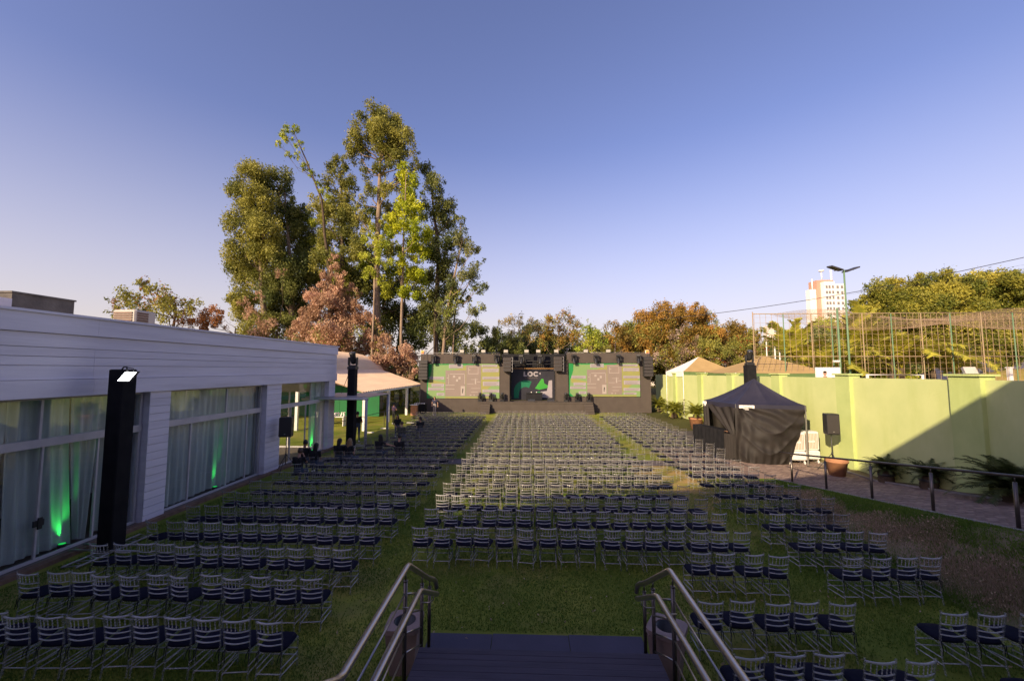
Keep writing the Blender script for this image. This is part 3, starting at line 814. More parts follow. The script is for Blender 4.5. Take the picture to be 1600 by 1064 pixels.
q.build('small_lettering', SC[5], cs)
q = MB(); band(q, arc(455, 800, 212, 60, 180, 20) + [(243, 935)], arc(450, 830, 112, 55, 180, 20) + [(325, 935)]); q.build('emblem_arc', scr('led_teal', (.006, .105, .055), (.008, .13, .06)), cs)
q = MB(); pp(q, [(740, 560), (772, 560), (790, 650), (855, 690), (850, 735), (700, 770), (622, 745)]); q.build('emblem_arrow', scr('led_leaf', (.030, .235, .030), (.05, .27, .035)), cs)
q = MB(); pp(q, [(650, 815), (712, 805), (712, 930), (650, 930)]); q.build('emblem_foot', SC[2], cs)
q = MB(); pp(q, [(870, 595), (930, 585), (930, 925), (726, 925), (722, 810), (835, 795)]); q.build('grey_field', SC[4], cs)

# ---- moving lights
def make_moving(name, loc, label, up=True, s=1.0, cat='stage light', group=None, aim=0.0):
    t = thing(name, label, cat, loc, 0, group)
    k = 1 if up else -1
    Z = lambda z: z * s * k
    def bx(q, x0, x1, y0, y1, z0, z1):
        za, zb = sorted((Z(z0), Z(z1))); q.bbox(x0 * s, x1 * s, y0 * s, y1 * s, za, zb, .015 * s)
    q = MB(); bx(q, -.20, .20, -.17, .17, 0, .13); q.build('base', M['plastic_black'], t, local=True)
    q = MB(); bx(q, -.19, .19, -.09, .09, .132, .19); bx(q, -.22, -.155, -.08, .08, .191, .56); bx(q, .155, .22, -.08, .08, .191, .56); q.build('yoke', M['plastic_black'], t, local=True)
    ax = Vector((math.sin(aim) * .2, -.35, -.75 if not up else .9)).normalized()
    c0 = Vector((0, 0, Z(.50)))
    q = MB(); q.lathe([(.06 * s, -.26 * s), (.115 * s, -.22 * s), (.135 * s, -.05 * s), (.125 * s, .10 * s), (.145 * s, .24 * s), (.145 * s, .30 * s), (.125 * s, .31 * s)], c0, 14, 0, ax); h = q.build('head', M['plastic_black'], t, local=True)
    q = MB(); q.lathe([(.118 * s, .312 * s), (.10 * s, .325 * s), (.02 * s, .335 * s)], c0, 14, 0, ax); q.build('lens', M['lens'], h, local=True)
    return t
names = [('first', -10.05), ('second', -7.63), ('third', -5.64), ('fourth', -3.32)]
xs = [-9.2, -7.63, -5.64, -3.32, -.88, 1.05, 4.78, 7.05, 9.38, 11.44]
xs = [-7.63 - 2.35, -7.63, -5.64, -3.32, -.7, 1.3, 4.78, 7.05, 9.38, 11.44]
proto = None
for i, x in enumerate(xs):
    lab = 'black moving light hung along the stage top, %s from the left' % ORD[i + 1]
    loc = (x, 41.62 if i not in (4, 5) else 42.5, 6.02)
    if proto is None:
        proto = make_moving('moving_light', loc, lab, False, 1.2, group='moving lights hung along the top of the stage')
    else: dup(proto, loc, RND.uniform(-.4, .4), lab)
fp = None
for i, x in enumerate([-5.0, -3.85, -2.7, 3.93, 5.06, 6.25]):
    lab = 'black moving light standing on the stage lip, %s from the left' % ORD[i + 1]
    loc = (x, 41.62, 1.15)
    if fp is None: fp = make_moving('moving_light', loc, lab, True, 1.12, group='moving lights standing on the stage lip')
    else: dup(fp, loc, RND.uniform(-.3, .3), lab)
wp = None
for i, x in enumerate([-7.05, -4.75, -2.35, -.15, 1.1, 3.0, 6.1, 8.45]):
    lab = 'white strobe panel on the stage top edge, %s from the left' % ORD[i + 1]
    if wp is None:
        wp = thing('strobe_panel', lab, 'stage light', (x, 42.2, 6.21), 0, 'white strobe panels on the stage top')
        q = MB(); q.bbox(-.22, .22, -.1, .1, .06, .36, .02); q.build('housing', mat('strobe_housing', (.40, .37, .33), rough=.5), wp, local=True)
        q = MB(); q.box(-.25, -.225, -.05, .05, 0, .3); q.box(.225, .25, -.05, .05, 0, .3); q.box(-.25, .25, -.05, .05, -.12, 0); q.build('bracket', M['darkmetal'], wp, local=True)
    else: dup(wp, (x, 42.2, 6.21), 0, lab)
for sx, lab in ((-11.25, 'small yellow and red sign box at the left end of the stage top'), (12.45, 'small red and cream sign box at the right end of the stage top')):
    t = thing('sign_box', lab, 'sign', (sx, 42.1, 6.13))
    q = MB(); q.box(sx - .18, sx + .18, 41.95, 42.15, 6.14, 6.5); q.build('box', M['canvas_white'], t)
    q = MB(); q.box(sx - .16, sx + .16, 41.94, 41.948, 6.16, 6.48); q.build('emblem', M['red_yellow'], t)
# ---- line arrays
def line_array(x, y, z, n, lab, grid=False, lean=0):
    t = thing('line_array', lab, 'loudspeaker', (x, y, z), 0, 'hanging loudspeaker stacks on the stage')
    for k in range(n):
        q = MB(); d = .03 * k * k * lean
        q.bbox(x - .48, x + .48, y - .22 + d, y + .3 + d, z + .008 + (n - 1 - k) * .33, z + (n - k) * .33 - .008, .03)
        e = q.build('speaker_box', M['plastic_black'], t)
        q = MB(); q.box(x - .42, x + .42, y - .235 + d, y - .222 + d, z + .03 + (n - 1 - k) * .33, z + (n - k) * .33 - .03); q.build('grille', M['grille'], e)
    q = MB(); q.box(x - .46, x + .46, y - .1, y + .25, z + n * .33, z + n * .33 + .06); q.tube([(x, y + .1, z + n * .33 + .05), (x, y + .1, 6.3)], .02, 6); q.build('fly_frame', M['darkmetal'], t)
line_array(-11.0, 41.5, 3.4, 6, 'tall line array loudspeaker hanging at the far left of the stage')
line_array(12.35, 41.5, 3.75, 6, 'tall line array loudspeaker hanging at the far right of the stage')
def grid_rack(x, lab, dz):
    t = thing('loudspeaker_stack', lab, 'loudspeaker', (x, 41.5, 4.25), 0, 'loudspeaker stacks flanking the central screen')
    for k in range(4):
        q = MB(); q.bbox(x - .50, x + .36, 41.3, 41.9, 4.25 + dz + k * .37, 4.25 + dz + k * .37 + .355, .02); e = q.build('speaker_box', M['stage_black'], t)
        q = MB(); q.box(x - .46, x + .32, 41.285, 41.298, 4.28 + dz + k * .37, 4.25 + dz + k * .37 + .32); q.build('grille', M['grille'], e)
    q = MB()
    for k in range(5): q.box(x + .37, x + .46, 41.3, 41.36, 4.22 + dz + k * .37, 4.26 + dz + k * .37)
    q.box(x + .462, x + .50, 41.3, 41.36, 4.2 + dz, 5.75 + dz); q.build('rigging_frame', M['truss'], t)
grid_rack(-2.1, 'stack of dark loudspeakers left of the central screen', 0)
grid_rack(3.2, 'stack of dark loudspeakers right of the central screen', .06)
for i, (x, y, lab) in enumerate([(.35, 41.45, 'black floor monitor wedge at the centre of the stage lip'), (2.35, 41.5, 'low dark monitor box on the stage lip right of centre')]):
    t = thing('stage_monitor', lab, 'loudspeaker', (x, y, 1.15))
    q = MB(); q.poly([(x - .35, y - .2, 1.152), (x - .35, y + .2, 1.152), (x - .35, y + .2, 1.48), (x - .35, y - .08, 1.40)], (.7, 0, 0)); q.build('cabinet', M['plastic_black'], t)
    q = MB(); q.box(x - .3, x + .3, y - .215, y - .202, 1.17, 1.25); q.build('grille', M['grille'], t)
t = thing('dj_desk', 'dark desk in front of the central screen on stage', 'desk', (.6, 42.9, 1.15))
q = MB(); q.bbox(-.2, 1.5, 42.7, 43.2, 1.152, 1.95, .02); q.build('front', M['stage_dark'], t)
q = MB(); q.box(-.28, 1.58, 42.6, 43.3, 1.952, 2.0); q.build('desktop', M['plastic_black'], t)
for x in (.35, .9):
    q = MB(); q.ball((x, 42.7, 2.06), .06); q.build('lamp', M['canvas_white'], t)

# ================================================================ POLES, SPEAKERS
def pole(x, y, h, w, lab, base=True):
    t = thing('box_column', lab, 'column', (x, y, 0), 0, 'black cloth covered light columns')
    q = MB(); q.bbox(x - w / 2, x + w / 2, y - w / 2, y + w / 2, .10, h, .02); q.build('cover', M['black_cloth'], t)
    q = MB()
    for a in (-1, 1):
        q.tube([(x + a * w * .45, y - .9, .06), (x + a * w * .45, y + .9, .06)], .025, 6)
        q.tube([(x - .9, y + a * w * .45, .11), (x + .9, y + a * w * .45, .11)], .025, 6)
    for k in range(7):
        q.tube([(x - w * .45, y - .9 + k * .26, .06), (x + w * .45, y - .77 + k * .26, .06), (x - w * .45, y - .64 + k * .26, .06)], .012, 4)
    q.build('truss_base', M['truss'], t)
    return t
p1 = pole(-10.32, 9.75, 4.50, .38, 'tall black column with a lit floodlight near the first hall window')
fl_ = thing('floodlight', 'lit white floodlight clamped on top of the nearest black column', 'floodlight', (-10.0, 9.6, 4.3))
q = MB(); q.tube([(-10.2, 9.60, 4.50), (-10.12, 9.57, 4.56), (-10.02, 9.54, 4.56), (-9.98, 9.52, 4.46)], .018, 6); q.tube([(-9.80, 9.52, 4.44), (-9.86, 9.55, 4.52), (-10.0, 9.55, 4.54)], .012, 5); q.build('bracket', M['darkmetal'], fl_)
def flp(x, z): return (x + (z - 4.3) * .28, 9.46 + (z - 4.3) * .55, z)
q = MB(); q.poly([flp(-10.09, 4.45), flp(-9.76, 4.45), flp(-9.76, 4.20), flp(-10.09, 4.20)], (0, .06, .0)); q.build('housing', M['darkmetal'], fl_)
q = MB(); q.poly([(a, b - .003, c) for a, b, c in (flp(-10.065, 4.43), flp(-9.785, 4.43), flp(-9.785, 4.22), flp(-10.065, 4.22))], (0, -.006, 0)); q.build('lamp_face', M['white_lit'], fl_)
pole(-10.25, 22.9, 4.5, .42, 'tall black column at the far corner of the hall'); pole(13.55, 24.9, 4.75, .52, 'tall black column rising behind the black gazebo')
make_moving('moving_light', (-10.25, 22.9, 4.5), 'moving light on top of the black column beside the hall', True, 1.25)
make_moving('moving_light', (13.55, 24.9, 4.75), 'moving light on top of the column behind the gazebo', True, 1.1)
q = MB(); q.tube([(-10.9, 22.9, 3.1), (-10.45, 22.8, 4.2)], .015, 5); tag(q.build('cable', M['cable'], None, (-10.7, 22.85, 3.1)), 'thin black cable running up to the column at the hall corner', 'cable')
def speaker(x, y, zb, h, rz, lab1, lab2, zc, wall=False):
    t = thing('speaker_stand', lab2, 'speaker stand', (x, y, zb), rz, 'tripod speaker stands')
    q = MB(); q.tube([(0, 0, .35), (0, 0, zc + .1 - zb)], .02, 8); q.build('pole', M['darkmetal'], t, local=True)
    q = MB(); q.tube([(0, 0, .72), (0, 0, .84)], .035, 8); q.build('collar', M['plastic_black'], t, local=True)
    for k in range(3):
        a = k * 2 * PI / 3 + .5
        q = MB(); q.tube([(0, 0, .80), (.55 * math.cos(a), .55 * math.sin(a), .02)], .014, 6); q.tube([(0, 0, .38), (.3 * math.cos(a), .3 * math.sin(a), .37)], .009, 5); q.build('leg', M['darkmetal'], t, local=True)
    s = thing('loudspeaker', lab1, 'loudspeaker', (x, y, zc), rz, 'loudspeakers on tripod stands')
    q = MB(); vs = []
    for z, k in ((0, .9), (.04, 1), (h - .04, 1), (h, .9)):
        for xx, yy in ((-.26, -.19), (.26, -.19), (.20, .20), (-.20, .20)): vs.append((xx * k, yy * k, z))
    q.add(vs, [(3, 2, 1, 0), (12, 13, 14, 15)] + [(i * 4 + j, i * 4 + (j + 1) % 4, i * 4 + 4 + (j + 1) % 4, i * 4 + 4 + j) for i in range(3) for j in range(4)])
    q.build('cabinet', M['plastic_black'], s, local=True)
    q = MB(); q.bbox(-.235, .235, -.205, -.188, .05, h - .05, .006); q.build('grille', M['grille'], s, local=True)
    q = MB(); q.box(-.03, .03, -.212, -.206, .12, .15); q.build('badge', M['truss'], s, local=True)
speaker(-10.62, 17.3, 0, .86, .15, 'black loudspeaker on a tripod beside the second hall pier', 'black tripod stand under the loudspeaker by the white hall', 1.55)
speaker(13.45, 18.45, 0, .92, -.10, 'dark loudspeaker on a tripod against the lime wall', 'tripod stand with the loudspeaker against the lime wall', 1.62)

# ================================================================ TERRACOTTA PLANTERS
def planter(x, y, z, r, h, lab):
    t = thing('plant_pot', lab, 'plant pot', (x, y, z), 0, 'terracotta plant pots along the lime wall')
    q = MB(); q.lathe([(r * .68, 0), (r * .95, h * .86), (r * 1.02, h * .87), (r * 1.05, h), (r * .92, h), (r * .88, h * .8)], (x, y, z), 20); q.build('pot', M['terracotta'], t)
    q = MB(); q.lathe([(r * .87, h * .8), (.02, h * .84)], (x, y, z), 16); q.build('soil', M['dry'], t)
planter(13.1, 17.75, 0, .40, .66, 'large empty terracotta pot in front of the speaker tripod')

# ================================================================ BLACK GAZEBO
gz = thing('gazebo_tent', 'black pop up gazebo with draped sides in front of the lime wall', 'tent', (11.6, 21, 0))
A, B, Cc, D = (10.26, 20.3), (13.15, 19.5), (13.75, 22.9), (9.78, 22.75)
pk = (11.72, 21.2, 4.02); ze = 2.78
def lerp(a, b, t): return tuple(a[i] + (b[i] - a[i]) * t for i in range(len(a)))
q = MB()
edge = []
for a, b in ((A, B), (B, Cc), (Cc, D), (D, A)):
    for k in range(8): edge.append((*lerp(a, b, k / 8), ze - .04 * math.sin(PI * ((k % 4) / 4.0)) if k % 4 else ze))
nR = 7; n = len(edge); vs = []
for i in range(nR + 1):
    t_ = i / nR
    for k, e in enumerate(edge):
        z = e[2] + (pk[2] - e[2]) * (t_ ** 1.28)
        vs.append((e[0] + (pk[0] - e[0]) * t_, e[1] + (pk[1] - e[1]) * t_, z - (.03 * math.sin(PI * t_) if k % 4 else 0)))
fs = [(i * n + k, i * n + (k + 1) % n, (i + 1) * n + (k + 1) % n, (i + 1) * n + k) for i in range(nR) for k in range(n)]
q.add(vs, fs, 0, False); q.build('canopy', M['tent_navy'], gz)
for a, b in ((A, B), (B, Cc), (Cc, D), (D, A)):
    q = MB(); q.grid(lambda u, v, a=a, b=b: (*lerp(a, b, u), ze - .005 - .27 * v - .015 * math.sin(u * 22) * v), 24, 2); q.build('valance', M['tent_navy'], gz)
for p in (A, B, Cc, D):
    q = MB(); xx = p[0] + (11.7 - p[0]) * .02; yy = p[1] + (21.2 - p[1]) * .02
    q.box(xx - .025, xx + .025, yy - .025, yy + .025, 0, ze); q.build('pole', M['truss'], gz)
def drape(a, b, fn, nu=60, nv=30):
    dx, dy = b[0] - a[0], b[1] - a[1]; L = math.hypot(dx, dy); nx, ny = dy / L, -dx / L
    q = MB()
    def f(u, v):
        uu, z, off = fn(u, v)
        return (a[0] + dx * uu + nx * off, a[1] + dy * uu + ny * off, z)
    q.grid(f, nu, nv); q.build('side_drape', M['drape'], gz)
# long front drape: swagged and gathered, sagging towards the middle
def fr_(u, v):
    # three swags gathered at the near corner, falling to gathered folds on the ground
    z = 2.60 - 2.58 * v
    xr = .985 - .30 * max(0.0, v - .15) ** 1.1
    uu = -.02 + u * xr
    rad = math.atan2(.10 + u * .9, .16 + v)             # fan of folds radiating from the upper left corner
    fan = .055 * math.sin(rad * 21 + 3.0 * math.sin(v * 3 + u * 2) + 1.3 * math.sin(u * 9)) * min(1, 4 * u) * (1 - .5 * v)
    sw = .075 * (1 - abs(math.sin((v - .75 * u * (1 - u) * 2.2 + .05 * math.sin(u * 7)) * 8.5))) ** 1.6 * 1.6 * math.sin(u * PI) * (1 if v > .35 else v / .35)
    vert = .07 * math.sin(u * 30 + 3 * v) * max(0, 1 - u * 2.6) + .05 * math.sin(u * 44 - v * 6) * max(0, v - .45)
    belly = .34 * math.sin(PI * u) * math.sin(PI * min(1, v * .72)) + .18 * math.sin(u * PI) * max(0, v - .6)
    return (uu, z, .08 + fan + sw + vert + belly)
drape(A, B, fr_, 120, 90)
def sd_(u, v):
    ub = .55 * (1 - v) ** 1.2
    fold = .05 * math.sin(u * 20 + v * 3)
    return (1 - (u * (.72 * (1 - v) ** .8 + .10)), 2.58 - 1.35 * v + .05 * math.sin(u * 9), .05 + fold)
drape(D, A, sd_, 50, 24)
def sd2_(u, v): return (.02 + u * .20 + .05 * v, 2.6 - 1.9 * v, .05 + .04 * math.sin(u * 14))
drape(D, A, sd2_, 24, 12)
drape(Cc, D, lambda u, v: (u, 2.6 - 2.5 * v, .03 + .05 * math.sin(u * 40)), 60, 6)
q = MB()
a = lerp(A, B, .05); b = lerp(A, B, .27); ny = -.06
q.poly([(a[0], a[1] + ny, 2.52), (b[0], b[1] + ny, 2.52), (b[0], b[1] + ny, 2.74), (a[0], a[1] + ny, 2.74)], (0, .01, 0)); sg1 = q.build('banner_sign', M['canvas_white'], gz)
q = MB()
for zz, u0, u1 in ((2.66, .10, .25), (2.60, .12, .24), (2.55, .10, .25)):
    a = lerp(A, B, u0); b = lerp(A, B, u1); q.poly([(a[0], a[1] - .064, zz), (b[0], b[1] - .064, zz), (b[0], b[1] - .064, zz + .022), (a[0], a[1] - .064, zz + .022)], (0, .003, 0))
q.build('sign_lettering', M['darkmetal'], sg1)
q = MB(); a = lerp(D, A, .01); b = lerp(D, A, .14)
q.poly([(a[0] - .06, a[1], 2.50), (b[0] - .06, b[1], 2.50), (b[0] - .06, b[1], 2.75), (a[0] - .06, a[1], 2.75)], (.01, 0, 0)); q.build('banner_sign', M['canvas_white'], gz)
# control desk skirts
t = thing('control_desk', 'black cloth skirted control desk on the left of the gazebo', 'desk', (9.5, 21.6, 0))
q = MB(); q.grid(lambda u, v: (9.20 + .62 * u + .01 * math.sin(u * 50), 22.9 - 2.25 * u, 1.42 * (1 - v)), 60, 3); q.build('skirt', M['black_cloth'], t)
q = MB(); q.poly([(9.2, 22.9, 1.42), (9.82, 20.65, 1.42), (10.3, 20.78, 1.42), (9.7, 23.0, 1.42)], (0, 0, .03)); q.build('desktop', M['black_cloth'], t)
q = MB(); q.grid(lambda u, v: (9.83 + .42 * u, 20.64 - .36 * u + .012 * math.sin(u * 30), 1.30 * (1 - v)), 24, 3); q.build('skirt', M['drape'], t)
# evaporative coolers
def cooler(x, y, rz, lab):
    t = thing('air_cooler', lab, 'air cooler', (x, y, 0), rz, 'white portable air coolers beside the gazebo')
    q = MB(); q.bbox(-.42, .42, -.28, .28, .20, .62, .05); q.bbox(-.40, .40, -.26, .26, .625, 1.52, .05); q.build('casing', M['white_paint'], t, local=True)
    q = MB(); q.box(-.30, .30, -.275, -.262, .72, 1.42); gp = q.build('vent_panel', mat('cooler_louvre', (.40, .29, .21), rough=.7), t, local=True)
    for k in range(9):
        q = MB(); q.box(-.29 + k * .066, -.27 + k * .066, -.29, -.277, .73, 1.41); q.build('vane', M['white_paint'], gp, local=True)
    q = MB(); q.box(-.16, .16, -.30, -.292, 1.02, 1.10); q.build('badge', M['white_paint'], t, local=True)
    for a in (-.33, .33):
        for b in (-.2, .2):
            q = MB(); q.lathe([(.075, -.025), (.085, 0), (.075, .025)], (a, b, .085), 10, 0, (1, 0, 0)); q.tube([(a, b, .1), (a, b, .2)], .02, 6); q.build('castor', M['white_paint'], t, local=True)
cooler(12.75, 19.9, -.12, 'white portable air cooler touching the gazebo drape'); cooler(13.55, 20.15, -.05, 'white portable air cooler nearest the lime wall')
q = MB(); q.tube([(12.9, 19.3, .03), (13.2, 19.1, .03), (13.5, 18.9, .04), (13.9, 18.6, .03)], .02, 5); tag(q.build('cable', M['cable'], None, (13.2, 19.1, 0)), 'black cable lying on the paving in front of the white coolers', 'cable')

# ================================================================ MARQUEE, PAVILION
mq = thing('entrance_canopy', 'flat pale entrance canopy on grey steel posts beside the hall', 'canopy', (-9.9, 23, 0))
q = MB(); q.box(-12.3, -8.85, 21.6, 25.4, 2.93, 2.99); q.build('roof_panel', mat('canopy_sheet', (.42, .38, .39), (.36, .33, .34), rough=.3, scale=2), mq)
q = MB(); q.tube([(-12.4, 21.45, 2.88), (-8.7, 21.45, 2.88)], .06, 10); q.build('edge_tube', M['frame'], mq)
for x, y in ((-8.80, 21.45), (-8.95, 25.2)):
    q = MB(); q.tube([(x, y, 0), (x, y, 2.9)], .075, 12); q.build('post', mat('grey_post', (.33, .32, .37), rough=.5), mq)
pv_ = thing('pavilion', 'open pavilion with a pale corrugated lean to roof on white posts', 'pavilion', (-14.5, 37, 0))
n = 46
q = MB(); nrib = 120
def roof(u, v):
    y = 28.6 + 16.0 * u; x = -12.0 - 5.2 * v
    return (x, y, 2.84 + 1.78 * v + 0.045 * math.sin(u * 16.0 / .45 * 2 * PI / 1.0))
q.grid(roof, 420, 1); q.grid(lambda u, v: tuple(a - b for a, b in zip(roof(u, v), (0, 0, .06))), 100, 1); q.build('roof', M['roof_sheet'], pv_)
q = MB(); q.box(-12.06, -11.96, 28.6, 44.6, 2.66, 2.80); q.build('eave_beam', M['white_paint'], pv_)
for y in (29.0, 34.0, 39.2, 44.3):
    q = MB(); q.box(-12.14, -11.92, y - .11, y + .11, 0, 2.655); q.build('post', M['white_paint'], pv_)
    q = MB(); q.box(-17.2, -17.0, y - .1, y + .1, 0, 4.5); q.build('post', M['white_paint'], pv_)
ah = thing('arched_hall', 'barrel vaulted hall with a pale ribbed roof behind the pavilion', 'building', (-21.4, 40, 0))
q = MB()
def vault(u, v):
    a = PI * v; y = 30 + 15.5 * u
    return (-21.4 + 4.9 * math.cos(a), y, 3.6 + 2.85 * math.sin(a) + .025 * math.sin(u * 15.5 / .45 * 2 * PI))
q.grid(vault, 280, 20); q.build('roof', M['roof_sheet'], ah)
q = MB(); q.box(-26.2, -16.6, 45.0, 45.2, 0, 3.6); q.box(-26.2, -26.0, 30, 45, 0, 3.6); q.build('wall', M['white_paint'], ah)
gp = thing('green_wall', 'bright green painted panel wall behind the pavilion lawn', 'wall', (-18, 36, 0))
q = MB()
for k in range(9):
    q = MB(); q.box(-26 + k * 1.3, -26 + (k + 1) * 1.3 - .02, 38.0, 38.12, 0.0, 2.9); q.build('panel', M['green_panel'], gp)
tb = thing('white_flower_table', 'low table of white flower pots in front of the green wall', 'table', (-15.8, 31.5, 0))
q = MB(); q.box(-17.2, -14.6, 31.2, 31.9, .70, .76); q.build('tabletop', M['white_paint'], tb)
for x in (-17.1, -14.7):
    q = MB(); q.box(x - .03, x + .03, 31.3, 31.8, 0, .698); q.build('leg', M['white_paint'], tb)
for k in range(11):
    x = -17.0 + k * .23
    f_ = thing('flower_pot', 'white flower pot on the low table, %s from the left' % ORD[k + 1], 'flower pot', (x, 31.5, .76), 0, 'white flower pots on the low table')
    q = MB(); q.lathe([(.05, 0), (.08, .14)], (x, 31.5, .762), 8); q.build('pot', M['white_paint'], f_)
    q = MB()
    for j in range(7): q.ball((x + RND.uniform(-.08, .08), 31.5 + RND.uniform(-.08, .08), .98 + RND.uniform(-.05, .08)), .05, 6, 4)
    q.build('flowers', M['canvas_white'], f_)
hr = thing('lawn_rail', 'thin dark handrail crossing the pavilion lawn', 'railing', (-12.5, 28, 0))
q = MB(); q.tube([(-13.9, 24.4, .80), (-12.4, 27.5, 1.0), (-11.2, 32.2, 1.2)], .022, 6); q.build('top_rail', M['darkmetal'], hr)
for x, y, z in ((-13.6, 25.0, .84), (-12.4, 27.5, 1.0), (-11.4, 31.4, 1.17)):
    q = MB(); q.tube([(x, y, 0), (x, y, z)], .02, 6); q.build('post', M['darkmetal'], hr)
for k, (x, y) in enumerate([(-11.3, 28.2), (-10.9, 30.2), (-9.9, 33.4)]):
    t = thing('ground_lamp', 'small white path lamp plate on the pavilion lawn, %s from the front' % ORD[k + 1], 'lamp', (x, y, 0), 0, 'white path plates on the lawn')
    q = MB(); q.bbox(x - .3, x + .3, y - .12, y + .12, .002, .05, .01); q.build('plate', M['canvas_white'], t)
pp_ = thing('lectern', 'small tan wooden lectern beside the stage end', 'lectern', (-11.2, 38.8, 0))
q = MB(); q.bbox(-11.45, -10.85, 38.6, 39.1, 0, 1.0, .02); q.build('body', M['terracotta'], pp_); q = MB(); q.bbox(-11.5, -10.8, 38.5, 39.2, 1.002, 1.06, .01); q.build('top', M['white_paint'], pp_)
bt = thing('drinks_table', 'dark skirted table with white cups at the left end of the stage', 'table', (-10.9, 40.3, 0))
q = MB(); q.bbox(-11.7, -9.9 - .5, 40.1, 40.7, 0, .95, .02); q.build('skirt', M['black_cloth'], bt)
for k in range(7):
    x = -11.5 + k * .16
    c_ = thing('cup', 'white cup on the dark table at the stage end, %s from the left' % ORD[k + 1], 'cup', (x, 40.3, .955), 0, 'white cups on the dark table'); q = MB(); q.lathe([(.04, 0), (.055, .13), (.05, .13), (.04, .02)], (x, 40.3, .955), 8); q.build('body', M['canvas_white'], c_)
CROWN_A = [(-38.3, 52.7, 31.7, 2.09), (-39.7, 52.2, 29.4, 1.92), (-37.6, 53.3, 27.8, 2.96), (-38.6, 51.7, 24.4, 2.79), (-35.8, 51.3, 23.3, 2.61), (-38.7, 53.3, 21.1, 2.96), (-42.4, 56.3, 19.4, 2.26), (-39.5, 56.1, 17.4, 2.96), (-40.1, 55.8, 13.5, 2.79), (-40.2, 53.0, 14.4, 1.57), (-42.8, 54.1, 29.8, 0.96), (-40.9, 53.2, 22.2, 1.57), (-35.6, 52.2, 20.0, 2.26), (-36.2, 51.9, 9.8, 2.26)]
CROWN_B = [(-36.6, 54.6, 31.7, 1.99), (-37.4, 58.0, 30.8, 1.99), (-36.3, 58.0, 27.2, 2.53), (-34.4, 57.6, 24.6, 2.17), (-37.0, 58.0, 22.7, 2.71), (-33.0, 54.0, 18.7, 2.71), (-35.2, 54.7, 16.1, 2.89), (-33.4, 56.4, 28.1, 1.45), (-32.9, 57.3, 16.6, 2.35), (-35.9, 58.3, 13.9, 2.71), (-32.5, 58.0, 21.7, 2.17), (-34.4, 53.8, 10.5, 2.17), (-31.4, 56.5, 18.4, 1.99), (-38.5, 56.7, 28.3, 1.81)]
CROWN_C = [(-31.8, 50.0, 37.0, 0.89), (-32.3, 49.7, 35.8, 0.89), (-33.2, 50.0, 34.6, 0.56), (-30.3, 49.6, 33.5, 0.73), (-31.2, 50.3, 33.0, 0.56), (-29.6, 50.3, 31.7, 0.73), (-28.4, 50.0, 30.4, 0.65), (-32.0, 49.9, 33.1, 0.48), (-27.7, 50.3, 29.3, 0.65), (-27.0, 50.1, 28.0, 0.73), (-30.5, 50.2, 35.0, 0.48)]
CROWN_D = [(-27.6, 54.1, 33.5, 1.37), (-25.4, 53.0, 33.5, 1.2), (-27.2, 52.7, 30.6, 1.62), (-25.0, 53.3, 30.6, 1.45), (-26.2, 52.7, 27.5, 1.88), (-27.6, 51.6, 26.0, 1.71), (-24.8, 52.0, 24.3, 2.22), (-28.1, 54.7, 22.7, 2.22), (-23.1, 50.8, 20.3, 2.05), (-26.8, 51.0, 18.7, 1.88), (-25.4, 53.6, 17.6, 2.05), (-25.3, 51.8, 13.7, 2.22), (-29.6, 53.1, 27.6, 1.37), (-23.2, 52.9, 15.6, 1.71)]
CROWN_E = [(-21.4, 51.2, 38.5, 2.01), (-20.0, 54.4, 40.2, 2.01), (-23.1, 50.8, 36.1, 1.68), (-19.6, 51.5, 35.6, 2.18), (-16.7, 50.8, 35.4, 1.68), (-23.4, 52.5, 34.5, 1.43), (-15.7, 51.4, 33.4, 1.17), (-19.5, 51.5, 31.9, 1.43), (-17.8, 52.9, 30.6, 1.51), (-21.0, 51.5, 28.5, 1.17), (-23.3, 52.2, 27.8, 1.09), (-19.1, 53.6, 26.7, 1.68), (-22.0, 50.6, 24.2, 1.51), (-18.9, 50.4, 21.0, 1.51), (-24.2, 51.3, 35.2, 1.01), (-15.6, 52.6, 32.4, 1.01), (-22.3, 52.3, 31.8, 1.01), (-19.8, 50.6, 36.3, 2.18), (-18.2, 51.3, 33.8, 1.68), (-17.5, 50.8, 36.6, 1.51), (-16.8, 51.9, 32.1, 1.17), (-18.9, 50.7, 28.1, 1.17), (-21.9, 52.6, 20.5, 1.34)]
CROWN_F = [(-16.2, 50.1, 30.6, 1.11), (-15.6, 50.4, 29.3, 1.26), (-15.9, 49.8, 27.0, 1.42), (-15.1, 50.7, 25.2, 1.58), (-15.9, 47.5, 22.5, 1.26), (-13.9, 48.2, 21.7, 1.58), (-15.6, 50.8, 20.1, 1.58), (-14.0, 49.9, 19.1, 1.42), (-16.2, 48.8, 17.6, 1.11), (-14.6, 50.7, 16.1, 1.58), (-15.2, 49.4, 14.0, 1.34), (-13.6, 49.8, 16.4, 1.11), (-15.8, 48.5, 24.5, 1.11), (-17.1, 48.3, 22.0, 0.95)]
CROWN_G = [(-14.4, 54.8, 33.3, 1.33), (-13.0, 53.6, 30.5, 1.6), (-12.2, 54.5, 28.1, 1.69), (-13.3, 57.4, 25.9, 2.13), (-11.0, 54.5, 26.0, 1.15), (-10.0, 52.9, 21.9, 1.77), (-11.8, 52.9, 20.0, 1.95), (-10.7, 53.6, 18.4, 1.77), (-13.4, 56.2, 17.9, 1.77), (-12.0, 54.4, 14.7, 1.95), (-13.7, 54.2, 22.2, 1.6), (-14.0, 53.6, 26.6, 1.42), (-14.1, 57.3, 12.6, 1.95)]
